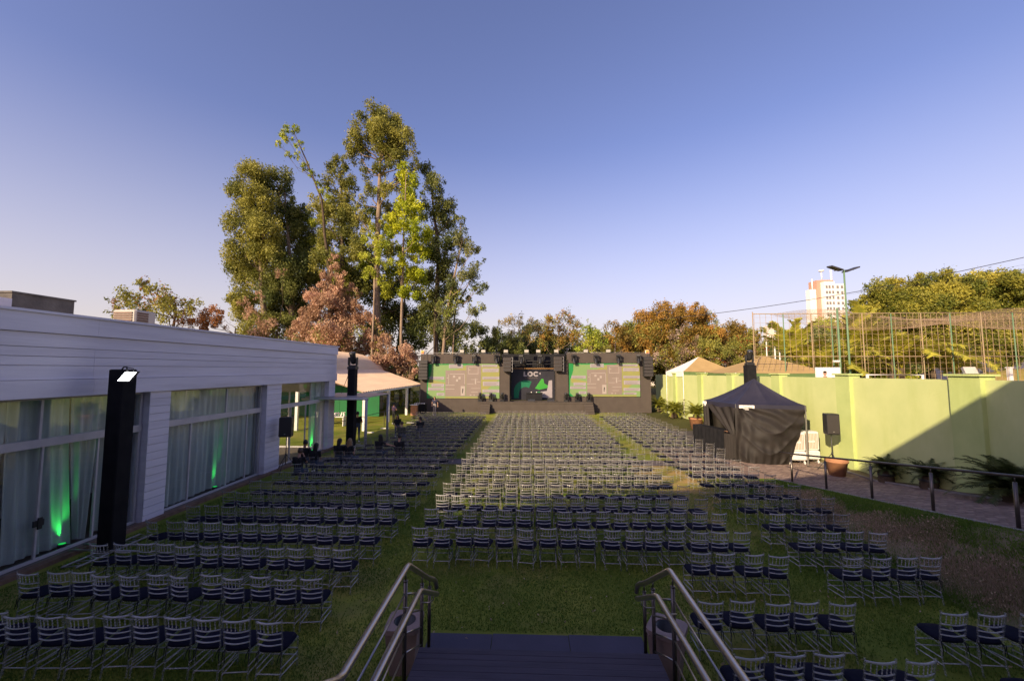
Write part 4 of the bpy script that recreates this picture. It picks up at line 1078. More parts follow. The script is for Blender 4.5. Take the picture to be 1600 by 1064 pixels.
CROWN_H = [(-8.6, 50.8, 21.5, 1.23), (-7.2, 50.1, 19.8, 1.23), (-6.1, 50.0, 17.9, 0.9), (-7.7, 49.4, 16.6, 1.48), (-6.5, 50.1, 14.9, 1.07), (-9.3, 51.6, 14.4, 1.32), (-10.2, 49.8, 12.4, 1.48), (-6.7, 49.8, 12.1, 1.07), (-9.0, 51.0, 19.4, 1.23), (-9.3, 50.3, 16.2, 1.23), (-8.3, 52.2, 13.6, 0.99), (-10.6, 49.8, 9.9, 1.32), (-7.5, 51.1, 10.1, 0.99), (-8.9, 51.5, 24.3, 0.82)]
CROWN_I = [(-18.4, 46.8, 22.1, 0.99), (-17.9, 48.0, 23.5, 0.83), (-19.4, 46.9, 20.6, 0.99), (-17.6, 46.3, 19.9, 1.14), (-18.7, 46.8, 18.3, 1.14), (-17.2, 46.0, 17.4, 0.91), (-19.4, 46.8, 16.3, 0.91), (-17.9, 46.5, 15.7, 0.91), (-20.3, 47.7, 18.6, 0.76), (-17.4, 47.6, 21.3, 0.76)]
CROWN_P = [(-24.3, 48.0, 18.7, 0.62), (-24.2, 47.2, 17.3, 0.85), (-24.8, 47.5, 16.1, 1.01), (-23.3, 47.5, 16.0, 0.93), (-25.5, 47.3, 14.7, 1.16), (-23.8, 47.3, 14.3, 1.39), (-23.0, 48.7, 14.8, 1.01), (-26.1, 47.1, 13.0, 1.24), (-24.2, 46.7, 12.5, 1.55), (-23.3, 49.1, 12.9, 1.39), (-21.2, 48.1, 12.4, 0.93), (-28.3, 49.2, 11.9, 1.24), (-25.7, 47.7, 10.9, 1.7), (-24.4, 49.4, 10.8, 1.86), (-21.8, 48.4, 10.8, 1.39), (-20.3, 48.6, 10.8, 1.08), (-28.9, 48.6, 10.0, 1.24), (-26.9, 48.0, 9.0, 1.7), (-23.7, 46.4, 8.5, 2.01), (-21.7, 47.1, 8.5, 1.7), (-20.1, 49.0, 9.1, 1.39), (-18.4, 49.1, 8.1, 1.39), (-29.9, 48.8, 8.9, 0.93), (-27.9, 47.6, 7.7, 1.24), (-25.9, 48.5, 7.0, 1.55), (-23.3, 48.9, 6.8, 1.55), (-20.6, 48.4, 7.0, 1.39), (-18.7, 48.7, 6.5, 1.08), (-21.1, 48.0, 14.2, 0.62), (-18.6, 48.2, 10.2, 0.77)]
CROWN_Q = [(-16.2, 46.5, 6.2, 1.34), (-14.3, 45.4, 6.6, 1.26), (-13.7, 47.0, 5.6, 1.19), (-15.4, 47.3, 4.7, 1.48), (-12.9, 45.2, 4.1, 0.96), (-17.1, 47.1, 5.0, 1.26), (-17.9, 46.9, 7.0, 1.04), (-14.1, 46.3, 2.9, 1.04), (-17.3, 45.0, 5.7, 1.19)]
CROWN_R = [(-36.6, 50.6, 11.8, 1.13), (-33.2, 49.4, 10.2, 1.21), (-37.4, 50.5, 13.5, 0.73), (-35.2, 50.2, 14.1, 0.65), (-34.1, 49.2, 9.0, 1.29), (-32.0, 49.6, 17.1, 0.81)]
CROWN_U = [(-33.6, 58.8, 13.0, 2.43), (-23.7, 58.4, 15.8, 2.43), (-21.0, 59.4, 13.0, 2.43), (-18.3, 60.5, 12.1, 2.43), (-14.7, 56.4, 10.2, 2.43), (-24.3, 55.3, 17.1, 2.25), (-20.8, 60.1, 18.1, 2.06), (-16.7, 55.4, 7.8, 2.25), (-12.2, 60.0, 10.1, 2.25), (-21.5, 55.8, 9.7, 2.43), (-28.1, 59.3, 20.0, 1.68), (-37.1, 59.5, 13.1, 2.25), (-15.2, 59.7, 15.0, 1.87)]
CROWN_X = [(-31.3, 57.2, 26.3, 1.56), (-33.1, 58.4, 23.8, 1.56), (-29.9, 55.8, 21.0, 1.65), (-28.4, 57.7, 20.6, 1.65), (-25.7, 56.3, 24.0, 1.65), (-25.9, 58.6, 21.8, 1.65), (-23.3, 57.9, 28.5, 1.38), (-20.9, 56.9, 25.6, 1.65), (-19.9, 57.1, 22.2, 1.65), (-22.6, 55.1, 18.9, 1.65), (-19.7, 55.4, 18.9, 1.47), (-27.0, 57.3, 28.3, 1.29), (-15.7, 57.0, 28.0, 1.29), (-15.8, 58.3, 25.0, 1.47), (-14.9, 57.4, 21.3, 1.47), (-17.1, 55.9, 18.5, 1.29), (-21.4, 56.6, 30.9, 1.2), (-16.9, 57.7, 31.3, 1.1), (-27.5, 57.1, 17.0, 1.47), (-19.6, 55.3, 16.1, 1.47), (-17.2, 58.2, 15.7, 1.47), (-33.7, 57.9, 26.7, 1.2), (-29.6, 55.9, 29.7, 1.1)]
CROWN_K = [(-43.5, 40.1, 11.4, 1.03), (-41.7, 39.6, 12.2, 1.29), (-41.1, 40.9, 12.9, 1.29), (-38.2, 39.3, 11.6, 1.55), (-40.0, 39.1, 10.6, 1.42), (-42.6, 40.0, 10.0, 1.16), (-38.4, 41.4, 11.8, 1.29), (-36.7, 38.7, 10.0, 1.29), (-34.5, 39.0, 11.0, 1.03), (-41.0, 40.2, 13.6, 0.77), (-44.5, 40.7, 10.5, 0.77)]
CROWN_L = [(-36.3, 42.0, 10.6, 1.35), (-34.7, 41.8, 10.4, 1.22), (-34.4, 42.8, 9.6, 0.95), (-36.3, 42.8, 9.6, 1.22), (-36.7, 40.9, 9.8, 1.08), (-34.2, 42.6, 10.5, 0.61)]
CROWN_M1 = [(-4.0, 61.3, 11.9, 1.2), (-2.0, 61.5, 12.2, 1.4), (0.0, 62.8, 11.8, 1.2), (-5.0, 61.9, 10.7, 1.0), (1.5, 62.6, 11.1, 1.0), (-1.0, 61.2, 10.1, 1.2), (-3.0, 62.9, 9.8, 1.2), (0.8, 61.4, 9.1, 1.0)]
CROWN_M2 = [(3.4, 57.1, 11.6, 1.31), (5.2, 58.0, 12.2, 1.31), (6.5, 57.6, 11.2, 1.22), (2.8, 58.1, 10.3, 1.31), (5.7, 59.2, 9.9, 1.5), (4.2, 58.6, 8.5, 1.4), (2.3, 56.9, 8.3, 1.12), (7.0, 57.6, 9.3, 1.12)]
CROWN_M3 = [(8.3, 57.1, 10.8, 1.1), (9.6, 57.0, 9.9, 1.29), (10.6, 57.5, 8.6, 1.1), (8.0, 57.0, 8.8, 1.29), (9.0, 56.1, 7.8, 1.1), (7.3, 56.6, 7.4, 0.92)]
CROWN_M4 = [(13.0, 60.8, 11.0, 1.16), (14.0, 59.6, 9.9, 1.35), (13.3, 60.7, 8.6, 1.35), (15.1, 61.1, 8.1, 1.16), (11.9, 60.2, 9.0, 0.97), (14.2, 60.4, 7.6, 1.16)]
CROWN_M5 = [(19.1, 64.4, 12.4, 2.06), (21.7, 63.2, 13.1, 2.27), (25.8, 65.8, 13.4, 2.27), (27.0, 63.9, 13.6, 1.45), (29.2, 65.6, 12.0, 2.06), (20.6, 63.1, 10.2, 2.48), (24.7, 65.9, 9.9, 2.68), (27.5, 65.4, 9.4, 2.48), (18.0, 64.4, 9.3, 2.06), (29.9, 63.8, 10.3, 1.45), (16.5, 62.7, 8.2, 1.86), (29.4, 65.2, 7.8, 2.27), (22.6, 63.3, 7.2, 2.48), (26.1, 64.6, 6.7, 2.06), (19.4, 62.5, 7.7, 2.06), (15.6, 62.8, 9.7, 1.45)]
CROWN_N = [(17.3, 48.2, 8.1, 1.11), (19.2, 49.6, 9.1, 0.95), (19.6, 48.4, 7.7, 1.03), (16.6, 49.8, 6.8, 1.03), (18.2, 48.7, 6.6, 1.19), (20.7, 49.1, 8.2, 0.71), (15.5, 48.7, 5.8, 0.95), (17.2, 49.2, 5.0, 0.95), (19.1, 48.3, 6.2, 0.95), (14.7, 48.8, 4.7, 0.87), (20.9, 49.7, 7.0, 0.79)]
CROWN_O = [(21.3, 47.3, 6.9, 1.16), (23.7, 48.4, 7.3, 1.24), (25.2, 47.6, 7.7, 1.08), (26.7, 47.7, 8.4, 0.85), (22.2, 46.9, 5.8, 1.24), (24.0, 46.9, 5.9, 1.24), (27.2, 48.9, 6.7, 1.01), (21.1, 48.6, 5.4, 1.01), (28.2, 48.4, 7.3, 0.77), (28.0, 48.3, 9.2, 0.46), (29.0, 48.3, 9.8, 0.39), (25.3, 47.3, 5.0, 1.08), (27.6, 48.2, 5.4, 0.93)]
CROWN_D1 = [(-11.4, 56.0, 9.0, 1.45), (-9.1, 56.2, 9.7, 1.45), (-7.0, 57.3, 9.8, 1.54), (-4.6, 56.7, 9.0, 1.45), (-2.3, 57.1, 8.8, 1.26), (-5.8, 54.9, 7.8, 1.45), (-9.6, 56.4, 7.4, 1.45), (-3.6, 56.5, 7.4, 1.45), (-0.9, 56.6, 7.4, 1.17), (-12.3, 56.3, 7.0, 1.26), (-7.8, 56.9, 7.0, 1.35)]
CROWN_V1 = [(55.9, 65.2, 17.0, 2.13), (60.4, 67.4, 17.9, 1.7), (55.1, 65.6, 15.0, 2.13), (58.4, 66.5, 14.6, 2.55), (55.6, 67.6, 12.6, 2.13), (61.3, 67.1, 13.6, 2.77), (56.3, 64.9, 10.8, 2.98), (52.5, 64.7, 9.2, 2.55), (60.1, 65.0, 9.2, 2.98), (59.0, 66.7, 7.3, 2.77), (56.4, 68.4, 6.3, 2.55)]
CROWN_V2 = [(64.4, 65.7, 18.1, 2.27), (64.8, 63.6, 18.3, 2.06), (67.0, 63.5, 17.1, 2.48), (61.4, 65.3, 16.4, 2.06), (63.3, 62.9, 15.5, 2.68), (67.7, 63.5, 14.1, 2.89), (59.7, 61.3, 12.8, 2.89), (64.1, 62.1, 10.9, 3.1), (62.3, 64.2, 9.2, 2.89), (70.0, 65.1, 10.2, 2.89), (65.4, 64.6, 7.2, 2.89), (59.9, 63.5, 12.6, 2.06)]
CROWN_V3 = [(77.0, 69.1, 18.7, 2.38), (77.8, 67.5, 19.1, 2.16), (77.9, 65.6, 17.9, 2.16), (79.6, 65.0, 17.3, 2.38), (78.9, 69.6, 16.6, 2.81), (82.7, 69.8, 15.0, 3.03), (77.0, 69.4, 13.8, 3.03), (77.8, 67.6, 11.5, 3.24), (79.6, 65.8, 11.3, 3.24), (73.1, 64.6, 7.7, 3.03), (78.3, 65.8, 7.7, 2.59), (82.1, 65.3, 14.2, 3.24)]
CROWN_W = [(38.7, 61.4, 8.6, 1.74), (41.1, 61.5, 9.0, 1.94), (43.0, 60.9, 9.5, 1.74), (38.1, 58.6, 6.5, 2.13), (41.0, 58.8, 6.5, 2.32), (44.0, 59.2, 7.9, 2.13), (37.6, 61.5, 6.1, 1.74), (44.3, 58.6, 5.6, 2.13), (43.8, 61.1, 4.2, 1.94), (47.8, 60.6, 8.0, 1.74), (35.4, 60.1, 4.7, 1.55), (40.4, 61.5, 4.4, 1.74)]
CROWN_HEDGE = [(-16.3, 45.7, 1.7, 0.89), (-15.2, 46.0, 1.9, 0.89), (-13.7, 45.6, 1.8, 0.89), (-12.7, 45.5, 1.3, 0.82), (-15.7, 45.4, 0.5, 0.89), (-14.4, 45.7, 0.4, 0.96), (-13.0, 45.6, 0.2, 0.82), (-16.6, 45.6, -0.1, 0.67), (-15.6, 46.5, -0.6, 0.67), (-17.5, 45.8, 0.9, 0.67)]
# ================================================================ TREES
def leafcloud(clumps, dens, size, seed, flat=.85, droop=.3, tall=1.0, shell=.5):
    r = np.random.default_rng(seed)
    cs = []; ts = []; rr = []
    for (x, y, z, R_) in clumps:
        ns = max(5, int(4.6 * R_ ** 1.5 + 3))
        d = r.normal(size=(ns, 3)); d /= np.linalg.norm(d, axis=1)[:, None]
        rad = R_ * (shell + (1.02 - shell) * r.random(ns))[:, None]
        p = np.array([x, y, z]) + d * rad * np.array([1, 1, flat * tall])
        cs.append(p); ts.append(np.clip(r.normal(.42, .2) + r.normal(0, .24, ns), 0, 1)); rr.append(np.clip(R_ * r.uniform(.18, .55, ns), .2, 1.15))
    cs = np.concatenate(cs); ts = np.concatenate(ts); rr = np.concatenate(rr)
    nl = np.maximum(10, (dens * 2.0 * rr ** 2 * r.uniform(.6, 1.3, len(rr))).astype(int))
    idx = np.repeat(np.arange(len(cs)), nl)
    n = len(idx)
    d = r.normal(size=(n, 3)); d /= np.linalg.norm(d, axis=1)[:, None]
    p = cs[idx] + d * (rr[idx] * (r.random(n) ** .5 + np.where(r.random(n) < .25, r.random(n) * .55, 0)))[:, None] * np.array([.95, .95, 1.15])
    u = r.normal(size=(n, 3)); u[:, 2] -= droop; u /= np.linalg.norm(u, axis=1)[:, None]
    w = np.cross(u, r.normal(size=(n, 3))); w /= np.linalg.norm(w, axis=1)[:, None]
    s = (size * .74 * r.uniform(.55, 1.35, n))[:, None]
    V = np.stack([p - u * s, p + w * s * .48, p + u * s, p - w * s * .48], 1).reshape(-1, 3)
    t = np.clip(ts[idx] + r.normal(0, .16, n), 0, 1)
    return V, t
def tree(name, label, trunk, clumps, leaf, dens=150, size=.22, seed=1, bark='bark', group=None, cat='tree', extra=None, limbs=True, flat=.85, droop=.3, lr=.05, shell=.5):
    b = trunk[0]
    t = thing(name, label, cat, (b[0], b[1], 0), 0, group)
    q = MB()
    P = [Vector(p[:3]) for p in trunk]; R_ = [p[3] for p in trunk]
    # subdivide and bend the stem slightly
    rr = random.Random(seed); pts = []; rad = []
    for i in range(len(P) - 1):
        for k in range(4):
            f = k / 4; o = Vector((rr.uniform(-1, 1), rr.uniform(-1, 1), 0)) * R_[i] * .35
            pts.append(P[i].lerp(P[i + 1], f) + (o if (i or k) else Vector())); rad.append(R_[i] + (R_[i + 1] - R_[i]) * f)
    pts.append(P[-1]); rad.append(R_[-1])
    q.tube(pts, rad, 8)
    if limbs:
        for (x, y, z, r) in clumps:
            c = Vector((x, y, z)); best = None
            zt = z - .45 * math.hypot(x - b[0], y - b[1]) - r * .9
            k = min(range(len(pts)), key=lambda i: abs(pts[i].z - zt))
            a = pts[k]
            mid = a.lerp(c, .55) + Vector((rr.uniform(-.3, .3), rr.uniform(-.3, .3), -.12 * (c - a).length))
            r0 = max(.03, min(rad[k] * .6, lr + .025 * r))
            q.tube([a, a.lerp(mid, .5) + Vector((0, 0, .06 * (mid - a).length)), mid, c], [r0, r0 * .8, r0 * .6, r0 * .25], 5)
            for j in range(4):
                e = c + Vector((rr.uniform(-1, 1), rr.uniform(-1, 1), rr.uniform(-.4, .9))) * r * .8
                q.tube([mid.lerp(c, .4 + .15 * j), e], [r0 * .35, r0 * .1], 4, cap=False)
    q.build('trunk', M[bark], t)
    V, tv = leafcloud(clumps, dens, size, seed, flat, droop, shell=shell)
    V = V - np.array([b[0], b[1], 0])
    o = bpy.data.objects.new('crown', quads_mesh('crown', V, tv, LEAF[leaf])); C.objects.link(o); o.parent = t
    if extra:
        for nm, cl, lf, dn, sz in extra:
            V, tv = leafcloud(cl, dn, sz, seed + 7, flat, droop); V = V - np.array([b[0], b[1], 0])
            o = bpy.data.objects.new(nm, quads_mesh(nm, V, tv, LEAF[lf])); C.objects.link(o); o.parent = t
            if 'flowers' in nm: o['kind'] = 'stuff'
    return t
GT = 'tall trees behind the pavilion'
tree('tall_tree', 'tall olive green tree, leftmost and broadest of the big group', [(-36.6, 54, 0, .5), (-37.2, 54, 13.2, .38), (-38.3, 54, 22.5, .25), (-38.6, 54, 30.5, .08)], CROWN_A, 'olive', 190, .20, 21, group=GT)
tree('tall_tree', 'dark green tree just right of the broad leftmost one', [(-33.7, 56, 0, .5), (-34.6, 56, 16.4, .35), (-36.2, 56, 30.9, .1)], CROWN_B, 'deep', 190, .20, 22, group=GT)
tree('slender_tree', 'thin leaning tree whose top pokes left above the others', [(-24.6, 50, 0, .30), (-25.9, 50, 17.6, .22), (-27.3, 50, 27.1, .14), (-29.6, 50, 32.4, .09), (-31.5, 50, 36.6, .03)], CROWN_C, 'bright', 210, .20, 23, 'bark_dark', group=GT, lr=.02)
tree('tall_tree', 'olive tree with two rounded tops left of the tallest tree', [(-25.5, 53, 0, .45), (-25.6, 53, 18.4, .3), (-26.3, 53, 32.0, .06)], CROWN_D, 'olive', 180, .20, 24, 'bark_dark', group=GT)
tree('tall_tree', 'tallest tree of the group with a pale trunk and domed crown', [(-20.1, 52, 0, .55), (-20.3, 52, 19.8, .42), (-20.4, 52, 28.7, .28), (-20.1, 52, 37.5, .08)], CROWN_E, 'olive', 200, .19, 25, group=GT, lr=.09)
tree('yellow_tree', 'slender bright yellow green tree with a thin pale trunk', [(-15.8, 49, 0, .22), (-15.9, 49, 18.9, .15), (-15.7, 49, 29.6, .04)], CROWN_F, 'yellow', 250, .20, 26, group=GT, lr=.03)
tree('tall_tree', 'dark green tree behind the yellow one', [(-13.0, 55, 0, .4), (-12.7, 55, 20.6, .28), (-14.1, 55, 33, .06)], CROWN_G, 'deep', 180, .20, 27, 'bark_dark', group=GT)
tree('tall_tree', 'grey green tree on the right edge of the group with a thin leaning stem', [(-11.3, 51, 0, .24), (-10.7, 51, 10.9, .2), (-8.7, 51, 21.1, .07), (-8.9, 51, 23.5, .03)], CROWN_H, 'grey', 170, .19, 28, group=GT, lr=.03)
tree('young_tree', 'narrow vivid green tree in front of the tallest trunk', [(-18.9, 47, 0, .15), (-18.6, 47, 15.2, .11), (-18.1, 47, 22.7, .03)], CROWN_I, 'bright', 240, .20, 29, group=GT, lr=.02)
tree('bare_stem_tree', 'thin second stem behind the right end of the group', [(-10.1, 52, 0, .16), (-9.7, 52, 12.6, .11), (-6.6, 52, 18.1, .03)], [c for c in CROWN_H if c[2] < 16][:5], 'bright', 60, .18, 30, lr=.02)
tree('understory_tree', 'dark understory tree filling the gaps between the tall trunks', [(-20, 58, 0, .3), (-19, 58, 10, .2), (-18, 58, 18, .08)], CROWN_U, 'deep', 120, .24, 31, 'bark_dark')
tree('tall_tree', 'yellow green tree with fine foliage filling the middle of the big group', [(-22.5, 57, 0, .35), (-22.6, 57, 16, .25), (-22.5, 57, 26, .08)], CROWN_X, 'bright', 200, .20, 52, group=GT)
tree('dry_vine_tree', 'tree smothered in dry pinkish brown vine below the tall trees', [(-25, 48, 0, .35), (-24.5, 48, 8, .25), (-24, 48, 15, .08)], CROWN_P, 'pink', 330, .17, 32, 'bark_dark', droop=1.4, shell=.3, extra=[('green_foliage', CROWN_P[18:], 'olive', 40, .18)])
tree('dry_vine_shrub', 'dry pink brown vine mound between the pavilion roof and the stage', [(-14, 46, 0, .2), (-13.8, 46, 3, .14), (-13.8, 46, 5.5, .05)], CROWN_Q, 'pink', 360, .15, 33, 'bark_dark', cat='shrub', droop=.9, shell=.3)
tree('dry_vine_shrub', 'patchy dry pink vine on the leftmost tree foot', [(-33, 50, 0, .2), (-32.6, 50, 6, .14), (-32.4, 50, 10, .05)], CROWN_R, 'pink', 170, .16, 34, 'bark_dark', cat='shrub', droop=.8)
tree('garden_tree', 'green tree with bronze tips behind the rooftop air conditioner', [(-38, 40, 0, .3), (-37.6, 40, 6, .22), (-37, 40, 11, .06)], CROWN_K, 'olive', 110, .19, 35, 'bark_dark', extra=[('bronze_foliage', [c for i, c in enumerate(CROWN_K) if i % 3 == 0], 'rust', 26, .18)])
tree('rust_tree', 'rust red tree just right of the rooftop air conditioner', [(-33, 42, 0, .25), (-32.5, 42, 6, .18), (-32, 42, 9, .05)], CROWN_L, 'rust', 170, .17, 36, 'bark_dark')
GB = 'trees in the row behind the stage'
tree('dark_shrub', 'dark evergreen mass behind the left half of the stage', [(-6.5, 56, 0, .2), (-6.5, 56, 5, .14), (-6.4, 56, 8, .05)], CROWN_D1, 'deep', 190, .2, 37, 'bark_dark', cat='shrub')
tree('sparse_tree', 'sparse yellowing tree left of the stage centre', [(-1.4, 62, 0, .18), (-1.3, 62, 6, .13), (-1.2, 62, 11, .05)], CROWN_M1, 'sparse', 110, .16, 38, group=GB, lr=.05)
tree('garden_tree', 'green and bronze tree behind the middle of the stage', [(4.2, 58, 0, .2), (4.4, 58, 6, .14), (4.5, 58, 11, .05)], CROWN_M2, 'amber', 120, .18, 39, group=GB, extra=[('green_foliage', CROWN_M2, 'olive', 40, .18)])
tree('garden_tree', 'small yellow green tree behind the right screen edge', [(8.2, 57, 0, .18), (8.4, 57, 5, .13), (8.5, 57, 9, .04)], CROWN_M3, 'bright', 120, .18, 40, group=GB)
tree('garden_tree', 'orange tinged round tree behind the right LED screen', [(12.6, 60, 0, .18), (12.9, 60, 6, .13), (13.2, 60, 10, .04)], CROWN_M4, 'amber', 150, .18, 41, group=GB)
tree('amber_tree', 'large amber crowned tree behind the right end of the stage', [(22.5, 64, 0, .4), (22.8, 64, 6, .3), (23.2, 64, 11, .1)], CROWN_M5, 'amber', 190, .2, 42, 'bark_dark', group=GB, extra=[('green_foliage', CROWN_M5[4:], 'olive', 60, .2)])
tree('blossom_tree', 'pale pink blossoming tree right of the stage end', [(18.5, 49, 0, .18), (18.6, 49, 4, .13), (18.7, 49, 7, .05)], CROWN_N, 'blossom', 95, .12, 43, 'bark_dark', lr=.04, extra=[('green_foliage', CROWN_N[3:], 'olive', 60, .15)])
tree('bougainvillea', 'sprawling bougainvillea with red flowers behind the tan tents', [(25, 48, 0, .12), (25.2, 48, 3, .1), (25.6, 48, 6, .04)], CROWN_O, 'olive', 420, .14, 44, 'bark_dark', cat='shrub', lr=.03, extra=[('red_flowers', [(c[0], c[1] - c[3] * .3, c[2], c[3] * .9) for c in CROWN_O[::2]], 'red', 26, .12), ('pale_flowers', CROWN_O[4:7], 'blossom', 30, .11)])
GM = 'broad mango trees behind the ball court'
tree('mango_tree', 'broad dense tree behind the court, nearest the white tower', [(58, 66, 0, .5), (58.3, 66, 6, .4), (58.5, 66, 12, .15)], CROWN_V1, 'mango', 170, .25, 45, 'bark_dark', group=GM)
tree('mango_tree', 'broad dense tree behind the middle of the court', [(66, 64, 0, .5), (66.3, 64, 6, .4), (66.5, 64, 12, .15)], CROWN_V2, 'mango', 170, .25, 46, 'bark_dark', group=GM)
tree('mango_tree', 'broad dense tree behind the court at the right picture edge', [(82, 67, 0, .5), (82.3, 67, 6, .4), (82.5, 67, 12, .15)], CROWN_V3, 'mango', 170, .25, 47, 'bark_dark', group=GM)
tree('scrub_tree', 'dull green scrubby tree between the tan tents and the court', [(44, 60, 0, .3), (44.3, 60, 4, .2), (44.5, 60, 7, .08)], CROWN_W, 'grey', 170, .22, 48, 'bark_dark')
belt = [(x, 74 + 3 * math.sin(x * 1.3), 8.3 + 1.8 * math.sin(x * .37 + 1) + 1.1 * math.sin(x * 1.1), 2.6 + .6 * math.sin(x * 2.1)) for x in range(-8, 66, 3)]
for i, (a, b, lf, lab) in enumerate([(0, 6, 'deep', 'dark green belt tree behind the left half of the stage row'), (6, 11, 'olive', 'olive belt tree behind the right LED screen'), (11, 16, 'amber', 'bronze belt tree behind the large amber tree'), (16, 20, 'olive', 'olive belt tree behind the bougainvillea'), (20, 25, 'bright', 'fresh green belt tree behind the tan tents and scrub')]):
    cl = belt[a:b] + [(c[0] + 1, c[1] - 2, max(2.5, c[2] - 4.2), c[3]) for c in belt[a:b]]
    m = cl[len(cl) // 4]
    tree('belt_tree', lab, [(m[0], m[1], 0, .3), (m[0], m[1], 4, .2), (m[0] + .2, m[1], 6, .08)], cl, lf, 120, .24, 120 + i, 'bark_dark', group='belt of trees beyond the stage and tents')
tree('hedge', 'leafy yellow green hedge under the pavilion beside the stage', [(-14.2, 46, 0, .1), (-14.2, 46, 1, .08), (-14.2, 46, 2, .04)], CROWN_HEDGE, 'bright', 260, .15, 49, 'bark_dark', cat='hedge', limbs=False)

# ---------------------------------------------------------------- palms, cycads
def frond_mesh(L, nl, leafl, w, sagk, m, v=.5, seed=0, rise=.9):
    r = np.random.default_rng(seed)
    q = []; t = []
    P = []
    for i in range(13):
        s = i / 12
        a = rise - sagk * s ** 1.3
        P.append((0, 0, 0) if i == 0 else (P[-1][0] + L / 12 * math.cos(a), 0, P[-1][2] + L / 12 * math.sin(a)))
    P = np.array(P)
    for i in range(nl):
        s = .10 + .90 * i / nl
        k = min(11, int(s * 12)); f = s * 12 - k
        p = P[k] * (1 - f) + P[k + 1] * f
        ll = leafl * (math.sin(min(1, s * 1.25 + .12) * PI * .93) * .8 + .25)
        tan = P[k + 1] - P[k]; tan /= np.linalg.norm(tan)
        for sgn in (-1, 1):
            d = np.array([0, sgn, 0]) * .80 + tan * .55 + np.array([0, 0, v * .35 - .35 * r.random()])
            d /= np.linalg.norm(d)
            b = tan * w
            e = p + d * ll
            q += [p - b, p + b, e + b * .2 + np.array([0, 0, -.05 * ll]), e - b * .2 + np.array([0, 0, -.05 * ll])]
            t.append(r.uniform(.2, .9))
    for i in range(12):   # midrib
        wv = np.array([0, .012 * L / 2 * (1 - i / 14), 0])
        q += [P[i] - wv, P[i] + wv, P[i + 1] + wv, P[i + 1] - wv]; t.append(.9)
    return quads_mesh('frond', np.array(q), np.array(t), m)
def rosette(name, label, loc, meshes, n, cat, group, r0, r1, stem=None, seed=0, scale=1.0):
    t = thing(name, label, cat, loc, 0, group)
    rr = random.Random(seed)
    if stem:
        q = MB()
        prof = [(stem[0] * (1.0 + .12 * (k % 2)), stem[1] * k / 8) for k in range(9)]
        q.lathe(prof, loc, 12); q.build('trunk', M['bark_dark'], t)
    for k in range(n):
        o = bpy.data.objects.new('frond', rr.choice(meshes)); C.objects.link(o); o.parent = t
        f = k / n
        o.location = (0, 0, stem[1] if stem else 0)
        o.rotation_euler = (rr.uniform(-.2, .2), -(r0 + (r1 - r0) * f + rr.uniform(-.12, .12)), k * 2.399 + rr.uniform(-.2, .2))
        s = scale * rr.uniform(.85, 1.12); o.scale = (s, s, s)
    return t
CY = [frond_mesh(1.0, 40, .21, .013, 1.2, LEAF['cycad'], .5, k, .3) for k in range(3)]
LEAF['cycad_shaded'] = leafmat('leaf_cycad_shaded', (.030, .045, .014), (.085, .105, .030))  # shade painted into the leaf colour, for the three cycads out of the sun
CYD = [frond_mesh(1.0, 40, .21, .013, 1.2, LEAF['cycad_shaded'], .5, k, .3) for k in range(3)]
GCY = 'cycads along the foot of the lime wall'
for i, (x, y, z, sc, st, lab) in enumerate([
    (14.0, 43.3, 0, 1.55, (.28, .5), 'sunlit cycad farthest along the lime wall, beside the stage end'),
    (13.55, 38.0, 0, 1.55, (.30, .55), 'sunlit cycad second from the stage along the lime wall'),
    (12.75, 31.0, .0, 1.35, (.22, 1.05), 'sunlit cycad in a terracotta pot left of the black gazebo'),
    (14.12, 16.6, .05, .80, (.24, .45), 'shaded potted cycad, left of the pair under the lime wall'),
    (14.12, 14.9, .29, .80, (.24, .45), 'shaded potted cycad, right of the pair under the lime wall'),
    (14.05, 12.3, .62, 1.45, (.26, .35), 'large shaded cycad at the right picture edge under the lime wall')]):
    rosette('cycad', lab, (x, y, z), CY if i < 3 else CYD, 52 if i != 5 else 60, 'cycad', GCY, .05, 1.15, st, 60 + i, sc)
planter(12.75, 31.0, 0, .55, .85, 'terracotta pot holding the cycad left of the gazebo')
for i, (y, z) in enumerate(((16.6, .05), (14.9, .29))):
    t = thing('plant_pot', 'dark round pot under the %s shaded cycad' % ('left' if i == 0 else 'right'), 'plant pot', (14.12, y, z), 0, 'dark pots under the shaded cycads')
    q = MB(); q.lathe([(.16, 0), (.25, .25), (.27, .26), (.28, .34), (.24, .34), (.22, .28)], (14.12, y, z + .02), 14); q.build('pot', M['plastic_black'], t)
PF = [frond_mesh(3.6, 34, .85, .06, 1.7, LEAF['frond'], .4, 10 + k, 1.0) for k in range(3)]
BF = [frond_mesh(2.8, 16, .62, .15, 1.0, LEAF['frond'], .6, 20 + k, 1.1) for k in range(3)]
for i, (x, y, h, n, ms, sc) in enumerate([(20.6, 33.5, 2.8, 20, PF, 1.0), (22.9, 35, 5.2, 18, BF, 1.4), (24.0, 33, 3.6, 22, PF, 1.25), (26.6, 34, 4.2, 20, PF, 1.2), (28.4, 35.4, 6.2, 16, BF, 1.5), (30.0, 33.2, 4.6, 20, PF, 1.35), (32.6, 33.4, 4.4, 20, PF, 1.25), (35.0, 34.2, 4.0, 18, PF, 1.1)]):
    rosette('palm', 'yellow green palm clump behind the court net, %s from the left' % ORD[i + 1], (x, y, 0), ms, n, 'palm', 'palms behind the court net', -.25, .75, (.16, h), 80 + i, sc)

